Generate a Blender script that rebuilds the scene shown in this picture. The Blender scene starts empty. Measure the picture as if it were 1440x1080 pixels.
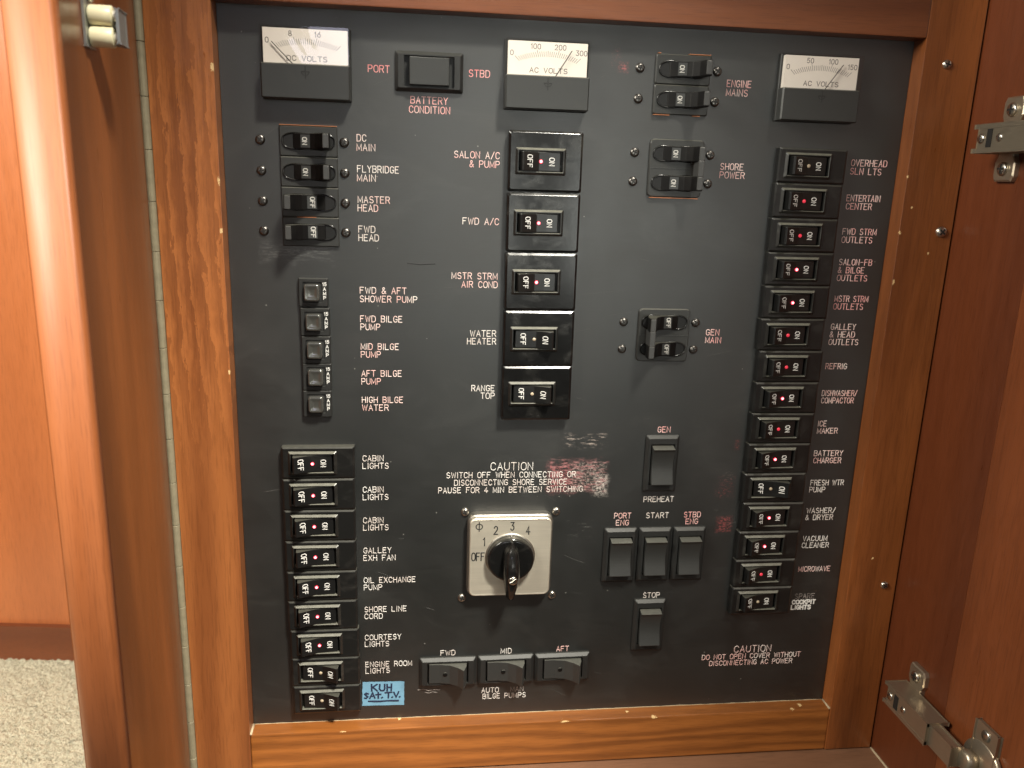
import bpy, bmesh, math, random
from mathutils import Vector, Matrix
random.seed(7)
PI = math.pi
C = bpy.context.scene.collection
S = 0.001                       # everything below is measured in millimetres

def V(x, z, d):                 # x to the right, z up, d out of the panel towards the viewer
    return Vector((x*S, -d*S, z*S))

# ------------------------------------------------------------------ camera
scene = bpy.context.scene
cam = bpy.data.cameras.new('camera'); camo = bpy.data.objects.new('camera', cam); C.objects.link(camo)
def rodr(w):
    w = Vector(w); return Matrix.Rotation(w.length, 3, w.normalized())
Rwc = rodr((0.24353, -0.11483, 0.01737)) @ Matrix(((1,0,0),(0,0,-1),(0,1,0)))   # rows: right, down, forward
right, down, fwd = Rwc[0], Rwc[1], Rwc[2]
M = Matrix((right, -down, -fwd)).transposed().to_4x4()
M.translation = V(-84.912, 122.555, 447.439)
camo.matrix_world = M
cam.sensor_width = 36; cam.lens = 1132.924/1440*36
cam.clip_start = 0.01; cam.clip_end = 50
cam.dof.use_dof = True; cam.dof.focus_distance = 0.455; cam.dof.aperture_fstop = 13
scene.camera = camo
scene.view_settings.view_transform = 'Standard'; scene.view_settings.look = 'None'
scene.view_settings.exposure = 0.0; scene.view_settings.gamma = 1.0
scene.view_settings.use_curve_mapping = False

# ------------------------------------------------------------------ world and lamps
wd = bpy.data.worlds.new('World'); scene.world = wd; wd.use_nodes = True
wd.node_tree.nodes['Background'].inputs[0].default_value = (1.0, 0.86, 0.72, 1)
wd.node_tree.nodes['Background'].inputs[1].default_value = 0.16

def lamp(name, kind, loc, target, power, color, **kw):
    l = bpy.data.lights.new(name, kind); o = bpy.data.objects.new(name, l); C.objects.link(o)
    o.location = loc
    o.rotation_euler = (Vector(target)-Vector(loc)).to_track_quat('-Z', 'Y').to_euler()
    l.energy = power; l.color = color
    for k, v in kw.items(): setattr(l, k, v)
    return o
# overhead downlight in the deckhead, the soft room light behind the viewer, the window and the next room's light
lamp('downlight', 'SPOT', V(230, 1000, 660), V(-115, 0, 72), 176, (1.0, .95, .83), spot_size=math.radians(23.2), spot_blend=1.0, shadow_soft_size=.10)
lamp('downlight', 'SPOT', V(230, 1000, 660), V(-20, 0, 150), 40, (1.0, .95, .83), spot_size=math.radians(18), spot_blend=1.0, shadow_soft_size=.10)  # added second beam from the same point, brightens the upper middle
lamp('stile_fill', 'SPOT', V(262, 520, 850), V(195, 0, 130), 19, (1.0, .93, .80), spot_size=math.radians(14), spot_blend=1.0, shadow_soft_size=.05)  # added unseen spot, lifts the right stile and its lettering
lamp('sheen_light', 'AREA', V(-20, 80, 1200), V(20, 140, 0), .040, (.97, 1.0, .93), shape='RECTANGLE', size=.2, size_y=.3, spread=math.radians(26))
lamp('sheen_light', 'AREA', V(330, 80, 1200), V(0, 140, 0), .030, (.97, 1.0, .93), shape='RECTANGLE', size=.16, size_y=.3, spread=math.radians(24))  # added second lamp, feeds the panel sheen without mirroring in the plates
lamp('window_light', 'AREA', V(-252, 400, 1400), V(-130, 187, 0), .36, (.80, .79, 1.0), shape='RECTANGLE', size=.15, size_y=.11)
lamp('saloon_light', 'AREA', V(-640, 470, 340), V(-440, -260, -150), 13.5, (1.0, .96, .84), shape='RECTANGLE', size=.35, size_y=.35)

# ------------------------------------------------------------------ materials
class NT:
    def __init__(s, name):
        s.m = bpy.data.materials.new(name); s.m.use_nodes = True
        s.t = s.m.node_tree; s.b = s.t.nodes['Principled BSDF']; s.out = s.t.nodes['Material Output']
    def n(s, typ, **kw):
        o = s.t.nodes.new(typ)
        for k, v in kw.items():
            if k.startswith('_'): o.inputs[k[1:].replace('_', ' ')].default_value = v
            else: setattr(o, k, v)
        return o
    def l(s, a, b): s.t.links.new(a, b)
    def val(s, name, v): s.b.inputs[name].default_value = v
    def math(s, op, a, b=None, clamp=False):
        o = s.n('ShaderNodeMath', operation=op, use_clamp=clamp)
        for i, q in enumerate((a, b)):
            if q is None: continue
            if isinstance(q, (int, float)): o.inputs[i].default_value = q
            else: s.l(q, o.inputs[i])
        return o.outputs[0]
    def noise(s, scale, detail=2, rough=.5, vec=None, stretch=None, dist=0):
        o = s.n('ShaderNodeTexNoise', _Scale=scale, _Detail=detail, _Roughness=rough, _Distortion=dist)
        if vec is None: vec = s.obj()
        if stretch:
            mp = s.n('ShaderNodeMapping'); mp.inputs['Scale'].default_value = stretch
            s.l(vec, mp.inputs[0]); vec = mp.outputs[0]
        s.l(vec, o.inputs['Vector']); return o.outputs['Fac']
    def obj(s):
        if not hasattr(s, '_o'): s._o = s.n('ShaderNodeTexCoord').outputs['Object']
        return s._o
    def ramp(s, fac, stops, interp='LINEAR'):
        r = s.n('ShaderNodeValToRGB'); r.color_ramp.interpolation = interp
        e = r.color_ramp.elements
        while len(e) < len(stops): e.new(.5)
        for el, (p, c) in zip(e, stops):
            el.position = p; el.color = (*c, 1) if len(c) == 3 else c
        s.l(fac, r.inputs[0]); return r.outputs[0]
    def mix(s, fac, a, b):
        o = s.n('ShaderNodeMix', data_type='RGBA')
        for i, q in ((0, fac), (6, a), (7, b)):
            if isinstance(q, (int, float)): o.inputs[i].default_value = q
            elif isinstance(q, tuple): o.inputs[i].default_value = (*q, 1)
            else: s.l(q, o.inputs[i])
        return o.outputs[2]
    def bump(s, h, strength=.2, dist=.0002):
        o = s.n('ShaderNodeBump', _Strength=strength, _Distance=dist)
        s.l(h, o.inputs['Height']); s.l(o.outputs[0], s.b.inputs['Normal'])

def simple(name, col, rough=.4, metal=0, spec=.5, var=.0, bump=0, bscale=900, emit=None, estr=0, coat=0):
    t = NT(name)
    if var:
        f = t.noise(220, 4, .6)
        t.l(t.mix(f, tuple(max(0, c*(1-var)) for c in col), tuple(c*(1+var) for c in col)), t.b.inputs['Base Color'])
        r = t.noise(90, 4, .65)
        t.l(t.math('ADD', t.math('MULTIPLY', r, .35*var+.12), max(.04, rough-.1)), t.b.inputs['Roughness'])
    else:
        t.val('Base Color', (*col, 1)); t.val('Roughness', rough)
    t.val('Metallic', metal); t.val('Specular IOR Level', spec)
    if coat: t.val('Coat Weight', coat); t.val('Coat Roughness', .12)
    if bump: t.bump(t.noise(bscale, 3), bump)
    if emit: t.val('Emission Color', (*emit, 1)); t.val('Emission Strength', estr)
    return t.m

def dusty_plastic(name, col, rough, dust=.5, dcol=(.09, .085, .075), ledge_light=.13):
    # moulded plastic with wiped smears of dust
    t = NT(name)
    oi = t.n('ShaderNodeObjectInfo'); va = t.n('ShaderNodeVectorMath', operation='ADD')
    t.l(t.obj(), va.inputs[0]); t.l(t.math('MULTIPLY', oi.outputs['Random'], 7.0), va.inputs[1]); vv = va.outputs[0]
    n1 = t.noise(60, 5, .65, stretch=(1, 1, 1.6), dist=.6, vec=vv)
    n2 = t.noise(1400, 2, .6, vec=vv)
    sm = t.ramp(n1, [(.52, (0, 0, 0)), (.78, (1, 1, 1))])
    sp = t.ramp(n2, [(.70, (0, 0, 0)), (.78, (1, 1, 1))])
    f = t.math('ADD', t.math('MULTIPLY', sm, .30*dust), t.math('MULTIPLY', sp, .25*dust), True)
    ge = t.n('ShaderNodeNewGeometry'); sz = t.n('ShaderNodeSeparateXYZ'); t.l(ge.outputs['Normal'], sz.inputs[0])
    up = t.math('MULTIPLY', t.ramp(sz.outputs[2], [(.45, (0, 0, 0)), (.62, (1, 1, 1))]), t.math('ADD', t.math('MULTIPLY', t.noise(300, 3, .6, vec=vv), .8), .45))  # upward faces painted paler, a top-lit highlight put into the colour
    t.l(t.mix(t.math('MULTIPLY', up, ledge_light, True), t.mix(f, col, dcol), (.46, .45, .36)), t.b.inputs['Base Color'])
    t.l(t.math('ADD', t.math('MULTIPLY', f, .5), rough, True), t.b.inputs['Roughness'])
    t.bump(t.noise(500, 2), .05)
    return t.m

def wood(name, axis, dark, light, seed=0., fine=1.0, band=14., dist=5., tilt=0., chips=(), rough=.30, coat=.25, contrast=.30, curl=None, prof='SIN'):
    # varnished teak: growth-ring bands warped by noise, fine pores stretched along the grain, pale chips in the varnish
    t = NT(name)
    mp = t.n('ShaderNodeMapping'); mp.inputs['Location'].default_value = (seed, seed*.7, seed*1.3)
    mp.inputs['Rotation'].default_value = (0, tilt, 0)
    st = {'x': (.12, 1, 1), 'y': (1, .12, 1), 'z': (1, 1, .12)}[axis]
    mp.inputs['Scale'].default_value = st
    t.l(t.obj(), mp.inputs[0])
    v = mp.outputs[0]
    w = t.n('ShaderNodeTexWave', wave_type='BANDS', bands_direction={'x': 'Z', 'y': 'Z', 'z': 'X'}[axis], _Scale=band, _Distortion=dist, _Detail=3.0, _Detail_Scale=1.6, _Detail_Roughness=.55)
    w.wave_profile = prof
    t.l(v, w.inputs['Vector'])
    big = t.noise(14, 3, .5, vec=v)
    por = t.noise(1500*fine, 3, .6, vec=v, stretch={'x': (.35, 1, 1), 'y': (1, .35, 1), 'z': (1, 1, .35)}[axis])
    mid = t.noise(160, 4, .6, vec=v)
    f = t.math('ADD', t.math('MULTIPLY', w.outputs['Fac'], contrast), t.math('MULTIPLY', big, .85-contrast))
    f = t.math('ADD', f, t.math('MULTIPLY', mid, .30))
    col = t.ramp(f, [(.25, dark), (.85, light)])
    if curl:
        # cathedral figure: arched, slanting pale growth lines inside one stretch of the board
        zc, hz = curl
        se = t.n('ShaderNodeSeparateXYZ'); t.l(t.obj(), se.inputs[0])
        cv = t.n('ShaderNodeTexWave', wave_type='RINGS', rings_direction='SPHERICAL', _Scale=22., _Distortion=6.0, _Detail=4.0, _Detail_Scale=5.0, _Detail_Roughness=.7)
        cv.wave_profile = 'SAW'
        m2 = t.n('ShaderNodeMapping'); m2.inputs['Location'].default_value = (.135, 0, -.005); m2.inputs['Rotation'].default_value = (0, -.5, 0); m2.inputs['Scale'].default_value = (1.9, .3, .50)
        t.l(t.obj(), m2.inputs[0]); t.l(m2.outputs[0], cv.inputs['Vector'])
        ln = t.ramp(cv.outputs['Fac'], [(.35, (0, 0, 0)), (.95, (1, 1, 1))])
        fade = t.math('SUBTRACT', 1.0, t.math('ABSOLUTE', t.math('DIVIDE', t.math('SUBTRACT', se.outputs[2], zc*S), hz*S)), True)
        fade = t.math('MULTIPLY', t.math('MULTIPLY', fade, 1.6, True), t.math('ADD', big, .25))
        col = t.mix(t.math('MULTIPLY', fade, .55), col, t.mix(ln, tuple(c*1.05 for c in dark), tuple(c*1.25 for c in light)))
    pf = t.ramp(por, [(.36, (1, 1, 1)), (.50, (0, 0, 0))])
    col = t.mix(t.math('MULTIPLY', pf, .26), col, tuple(c*.45 for c in dark))
    if chips:
        sep = t.n('ShaderNodeSeparateXYZ'); t.l(t.obj(), sep.inputs[0])
        nz = t.noise(650, 4, .8)
        tot = None
        for (cx, cy, cz, rx, rz) in chips:      # centre and half sizes in mm, object space
            a = t.math('DIVIDE', t.math('SUBTRACT', sep.outputs[0], cx*S), rx*S)
            b = t.math('DIVIDE', t.math('SUBTRACT', sep.outputs[2], cz*S), rz*S)
            c2 = t.math('DIVIDE', t.math('SUBTRACT', sep.outputs[1], -cy*S), max(rx, 1.6)*S)
            r2 = t.math('ADD', t.math('ADD', t.math('MULTIPLY', a, a), t.math('MULTIPLY', b, b)), t.math('MULTIPLY', c2, c2))
            m = t.math('LESS_THAN', t.math('ADD', r2, t.math('MULTIPLY', nz, 3.2)), 1.95)
            tot = m if tot is None else t.math('MAXIMUM', tot, m)
        col = t.mix(tot, col, (.72, .50, .24))
    t.l(col, t.b.inputs['Base Color'])
    t.l(t.math('ADD', t.math('MULTIPLY', mid, .25), rough-.1), t.b.inputs['Roughness'])
    t.val('Coat Weight', coat); t.val('Coat Roughness', .30)
    t.bump(t.math('ADD', t.math('MULTIPLY', pf, -.5), t.math('MULTIPLY', mid, .4)), .12, .0003)
    return t.m

def panel_mat():
    t = NT('black_laminate')
    sep = t.n('ShaderNodeSeparateXYZ'); t.l(t.obj(), sep.inputs[0])
    X, Z = sep.outputs[0], sep.outputs[2]
    br = t.noise(1500, 3, .6, stretch=(.03, 1, 1))           # horizontal brushing
    br2 = t.noise(420, 3, .6, stretch=(.05, 1, 1))
    cl = t.noise(16, 5, .62, dist=.4)                        # wiped, cloudy dust
    fine = t.noise(2600, 2, .5)
    base = t.mix(t.math('ADD', t.math('MULTIPLY', br, .5), t.math('MULTIPLY', cl, .5)), (.0036, .0043, .0040), (.0078, .0090, .0082))
    def box(cx, cz, rx, rz, soft, rot=0.):
        dx = t.math('SUBTRACT', X, cx*S); dz = t.math('SUBTRACT', Z, cz*S)
        ax = t.math('SUBTRACT', t.math('ABSOLUTE', dx), rx*S); az = t.math('SUBTRACT', t.math('ABSOLUTE', dz), rz*S)
        m = t.math('MAXIMUM', ax, az)
        e = t.math('MULTIPLY', t.math('SUBTRACT', t.noise(110, 3, .7), .5), soft*1.8*S)
        m = t.math('ADD', m, e)
        return t.math('MULTIPLY', t.math('SUBTRACT', soft*.5*S, m), 1/(soft*S), True)
    hz = t.noise(700, 4, .75, stretch=(.2, 1, 1))
    hz2 = t.noise(950, 5, .85, stretch=(.55, 1, 1))
    def thr(n, lo, hi): return t.ramp(n, [(lo, (0, 0, 0)), (hi, (1, 1, 1))])
    col = base
    def scuff(cx, cz, rx, rz, soft, lo, color, amt=1., nn=None):
        nonlocal col
        f = t.math('MULTIPLY', t.math('MULTIPLY', box(cx, cz, rx, rz, soft), thr(nn or hz, lo, lo+.10)), amt)
        col = t.mix(f, col, color)
    pink, pale, red = (.52, .22, .22), (.62, .52, .46), (.42, .08, .08)
    scuff(14, -23, 12, 3, 5, .54, pale, .6)
    scuff(10, -45, 17, 9.5, 5, .49, pink, .6)
    scuff(16, -46, 10.5, 9.0, 3, .505, pale, .6, hz2)
    scuff(25, -51, 3.5, 6.0, 4, .47, (.7, .64, .58), .65, hz2)
    scuff(0, -46, 7, 8, 6, .50, (.6, .16, .17), .6, hz2)
    scuff(102.3, -53.5, 4.5, 5.5, 5, .54, red, .75, hz2)
    scuff(104, -46, 2.6, 2.6, 3, .55, (.3, .25, .22), .7, hz2)
    scuff(104.3, -78.2, 4.2, 4.8, 3, .485, red, .7, hz2)
    scuff(107.5, -26, .9, 3.0, 2, .49, red, .7, hz2)
    scuff(23, 185.5, 1.6, 1.8, 3, .48, red, .8, hz2)
    scuff(19.5, 191, 1.0, 4, 4, .52, red, .6, hz2)
    scuff(14.5, -80, 6, 5, 6, .57, (.24, .24, .22), .5)
    scuff(-150, 84, 16, 3, 9, .48, (.16, .16, .155), .5)
    scuff(-12, -118, 40, 2, 8, .60, (.13, .13, .125), .4)
    sm = t.ramp(t.noise(28, 5, .7, stretch=(.5, 1, 1), dist=1.2), [(.54, (0, 0, 0)), (.74, (1, 1, 1))])
    col = t.mix(t.math('MULTIPLY', t.math('MULTIPLY', sm, hz2), .42), col, (.050, .051, .046))
    # dust specks and a few scratches
    sp = t.n('ShaderNodeTexVoronoi', _Scale=150.0); t.l(t.obj(), sp.inputs['Vector'])
    rnd = t.n('ShaderNodeSeparateColor'); t.l(sp.outputs['Color'], rnd.inputs[0])
    spk = t.math('MULTIPLY', t.math('LESS_THAN', sp.outputs['Distance'], .055), t.math('GREATER_THAN', rnd.outputs[0], .86))
    col = t.mix(t.math('MULTIPLY', spk, .45), col, (.40, .39, .35))
    t.l(col, t.b.inputs['Base Color'])
    r = t.math('ADD', t.math('MULTIPLY', cl, .34), t.math('ADD', t.math('MULTIPLY', br, .14), .23))
    t.l(r, t.b.inputs['Roughness'])
    t.val('Specular IOR Level', 1.25)
    t.bump(t.math('ADD', t.math('MULTIPLY', br, .7), t.math('MULTIPLY', fine, .3)), .16, .0002)
    return t.m

def ink(name, a, b, scale=45, lo=.40, hi=.62):
    t = NT(name)
    f = t.ramp(t.noise(scale, 3, .6), [(lo, (0, 0, 0)), (hi, (1, 1, 1))])
    w = t.ramp(t.noise(700, 3, .7), [(.17, (0, 0, 0)), (.29, (1, 1, 1))])
    c = t.mix(f, a, b)
    t.l(t.mix(w, tuple(q*.45 for q in a), c), t.b.inputs['Base Color']); t.val('Roughness', .55)
    return t.m

def clear(name, rough=.03, wave=.0):
    t = NT(name); t.t.nodes.remove(t.b)
    tr = t.n('ShaderNodeBsdfTransparent'); tr.inputs[0].default_value = (.96, .96, .95, 1)
    gl = t.n('ShaderNodeBsdfGlossy', _Roughness=rough)
    fr = t.n('ShaderNodeFresnel', _IOR=1.5)
    if wave:
        b = t.n('ShaderNodeBump', _Strength=wave, _Distance=.002)
        t.l(t.noise(30, 2, .5, dist=.8), b.inputs['Height']); t.l(b.outputs[0], gl.inputs['Normal'])
    mx = t.n('ShaderNodeMixShader')
    ge = t.n('ShaderNodeNewGeometry')
    t.l(t.math('MULTIPLY', fr.outputs[0], t.math('SUBTRACT', 1.0, ge.outputs['Backfacing'])), mx.inputs[0]); t.l(tr.outputs[0], mx.inputs[1]); t.l(gl.outputs[0], mx.inputs[2])
    t.l(mx.outputs[0], t.out.inputs['Surface']); return t.m

def brushed(name, col, rough=.35, axis=(.03, 1, 1), metal=1.0):
    t = NT(name)
    n = t.noise(1800, 3, .6, stretch=axis); c = t.noise(60, 4, .6)
    t.l(t.mix(t.math('ADD', t.math('MULTIPLY', n, .5), t.math('MULTIPLY', c, .5)), tuple(q*.75 for q in col), tuple(min(1, q*1.15) for q in col)), t.b.inputs['Base Color'])
    t.val('Metallic', metal)
    t.l(t.math('ADD', t.math('MULTIPLY', n, .2), rough-.05), t.b.inputs['Roughness'])
    t.bump(n, .12, .0002); return t.m

def carpet_mat():
    t = NT('carpet_pile')
    n = t.noise(560, 3, .7)
    c = t.mix(t.ramp(n, [(.32, (0, 0, 0)), (.66, (1, 1, 1))]), (.64, .56, .39), (.97, .91, .71))
    t.l(c, t.b.inputs['Base Color']); t.val('Roughness', .95); t.val('Specular IOR Level', .1)
    t.bump(n, .9, .004); return t.m

M_ = dict(
    panel=panel_mat(),
    plate=dusty_plastic('glossy_black_plastic', (.0055, .0055, .0055), .16, .8, ledge_light=.04),
    plate2=dusty_plastic('satin_black_plastic', (.0085, .0085, .0082), .30, .7),
    tplate=dusty_plastic('greyed_black_plastic', (.026, .0265, .025), .42, .6),
    rocker=dusty_plastic('black_rocker_plastic', (.008, .008, .008), .30, .35),
    toggle=dusty_plastic('matt_black_plastic', (.0045, .0042, .0042), .46, .35),
    lit_end=dusty_plastic('lit_lever_end', (.045, .045, .044), .40, .5),  # paler tone paints the lit look of the lever ends
    rimp=dusty_plastic('dusty_toplit_rim_plastic', (.014, .014, .013), .30, .8, (.12, .115, .10), ledge_light=.30),
    matt=dusty_plastic('textured_black_plastic', (.014, .0145, .014), .52, .3, ledge_light=.03),
    greyp=dusty_plastic('worn_grey_black_plastic', (.030, .031, .030), .42, .3),
    button=simple('shiny_grey_button', (.12, .12, .11), .15, metal=.6, coat=1.0),
    pit=simple('dark_recess', (.003, .003, .003), .5),
    white=ink('white_print', (.70, .62, .57), (.86, .84, .80)),
    pink=ink('pink_worn_print', (.86, .42, .40), (.88, .70, .66), 60),
    rosy=ink('rosy_worn_print', (.82, .50, .46), (.86, .80, .75), 60),
    red=ink('red_worn_print', (.86, .24, .24), (.86, .46, .44), 60),
    dim=ink('rubbed_print', (.14, .12, .11), (.45, .40, .37), 300),
    bold=simple('bold_white_print', (.74, .73, .70), .5),
    greyprint=simple('greyed_white_print', (.50, .49, .46), .5),
    led_core=simple('glowing_lens_core', (.8, .3, .3), .3, emit=(1.0, .22, .26), estr=5.0),
    led_on=simple('lit_red_lens', (.5, .02, .04), .3, emit=(1.0, .035, .075), estr=1.7),
    led_dim=simple('faintly_lit_red_lens', (.4, .03, .04), .3, emit=(1.0, .04, .09), estr=.5),
    led_off=simple('unlit_clear_lens', (.42, .34, .24), .2),
    nickel=simple('nickel_screw_metal', (.52, .49, .43), .28, 1, var=.25),
    darkmetal=simple('dark_reflection_screw_metal', (.16, .15, .14), .30, 1, var=.3),  # nickel's dark reflections put into the base colour
    cross=simple('recess_shade', (.012, .011, .010), .6),
    steel=brushed('brushed_steel_plate', (.76, .70, .58), .42, metal=.75),
    rimsteel=brushed('dull_steel', (.36, .34, .30), .40),
    hinge=brushed('satin_nickel_hinge', (.44, .37, .28), .30, (1, .1, 1), metal=.85),
    knuckle=simple('tarnished_nickel', (.27, .24, .16), .6, .25, var=.35),
    copper=simple('bare_copper_edge', (.42, .17, .08), .45, .6, var=.3),
    face=simple('meter_dial_card', (.78, .71, .65), .6, var=.05),
    dialink=simple('grey_dial_ink', (.17, .15, .14), .6),
    needle=simple('dark_needle', (.03, .027, .025), .4),
    glass=clear('clear_meter_window', .03, .14),
    glassedge=clear('clear_acrylic_edge', .08),
    platenum=simple('black_plate_print', (.012, .012, .012), .5),
    tape=simple('blue_masking_tape', (.17, .36, .51), .75, var=.10, bump=.25, bscale=600),
    marker=simple('dark_blue_marker', (.012, .022, .06), .6),
    nylon=simple('yellowed_nylon', (.80, .74, .50), .38, var=.06),
    zinc=simple('grey_zinc', (.42, .44, .43), .4, .8, var=.2),
    zincw=simple('bright_zinc', (.72, .70, .66), .35, .6, var=.15),
    carpet=carpet_mat(),
    caulk=simple('pale_dusty_caulk', (.42, .33, .21), .8, var=.3),
    w_left=wood('curly_teak_stile', 'z', (.17, .052, .016), (.40, .142, .042), 1.7, band=12, dist=4, curl=(95, 150),
                chips=((-186, 11, 174, 1.6, 3.2), (-186, 11, 95, 1.2, 2), (-186, 11, 120, 1.0, 3), (-186, 11, 20, .8, 2))),
    w_right=wood('dark_teak_stile', 'z', (.115, .034, .010), (.40, .128, .032), 4.2, band=7, dist=5,
                 chips=((186, 11, 103, 1.2, 1.6), (191, 11, 117, 1.0, 1.2), (205, 11, 92, .9, 1.2), (186.4, 11, 75, .9, 2.6), (199, 11, -98, 1.2, 1.2), (186, 11, 134, .8, 1.4))),
    w_top=wood('teak_top_rail', 'x', (.080, .024, .010), (.19, .062, .023), 7.7, band=9, dist=4),
    w_bottom=wood('striped_teak_rail', 'x', (.15, .046, .009), (.44, .155, .033), 2.9, band=38, dist=7, contrast=.30,
                  chips=((66, 10, -206.5, 3, 1.0), (8, 10, -206.5, 5, .6), (167, 5, -206, 2.2, 2), (160, 9, -206, 2, 1.6), (-96, 1, -205.5, 1.8, 2), (-130, 10, -206.5, 3, .6), (50, 4, -206, 1.5, 1.5))),
    w_side=wood('red_brown_side', 'z', (.080, .020, .007), (.175, .046, .015), 9.1, band=6, dist=5),
    w_door=wood('straight_grained_door', 'z', (.085, .022, .007), (.20, .055, .017), 5.5, band=22, dist=2.2),
    w_floor=wood('dusty_base_board', 'x', (.11, .052, .026), (.22, .105, .055), 3.1, band=8, dist=4, rough=.6, coat=0),
    w_ldoor=wood('brown_door_face', 'z', (.125, .040, .012), (.33, .106, .030), 6.6, band=9, dist=5, contrast=.5,
                 chips=((-209.3, 90, 123, 1.6, 3), (-213, 50, 62, 2, 3.4), (-215, 40, 8, 2.0, 3.0), (-214, 46, 7.5, 1.6, 2.6), (-213, 60, 102, 1.2, 2.6), (-211, 70, 152, 1.2, 2.6))),
    w_edge=wood('orange_door_edge', 'z', (.24, .066, .017), (.37, .117, .035), 8.8, band=10, dist=2, contrast=.2, rough=.50, coat=.06),
    w_wall=wood('orange_teak_wall', 'z', (.42, .125, .040), (.56, .175, .056), 12.3, band=4, dist=3, contrast=.2),
    w_skirt=wood('dark_skirting', 'x', (.14, .036, .013), (.24, .068, .024), 14.3, band=6, dist=3),
)

M_['toggle'].node_tree.nodes['Principled BSDF'].inputs['Specular IOR Level'].default_value = .18

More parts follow.
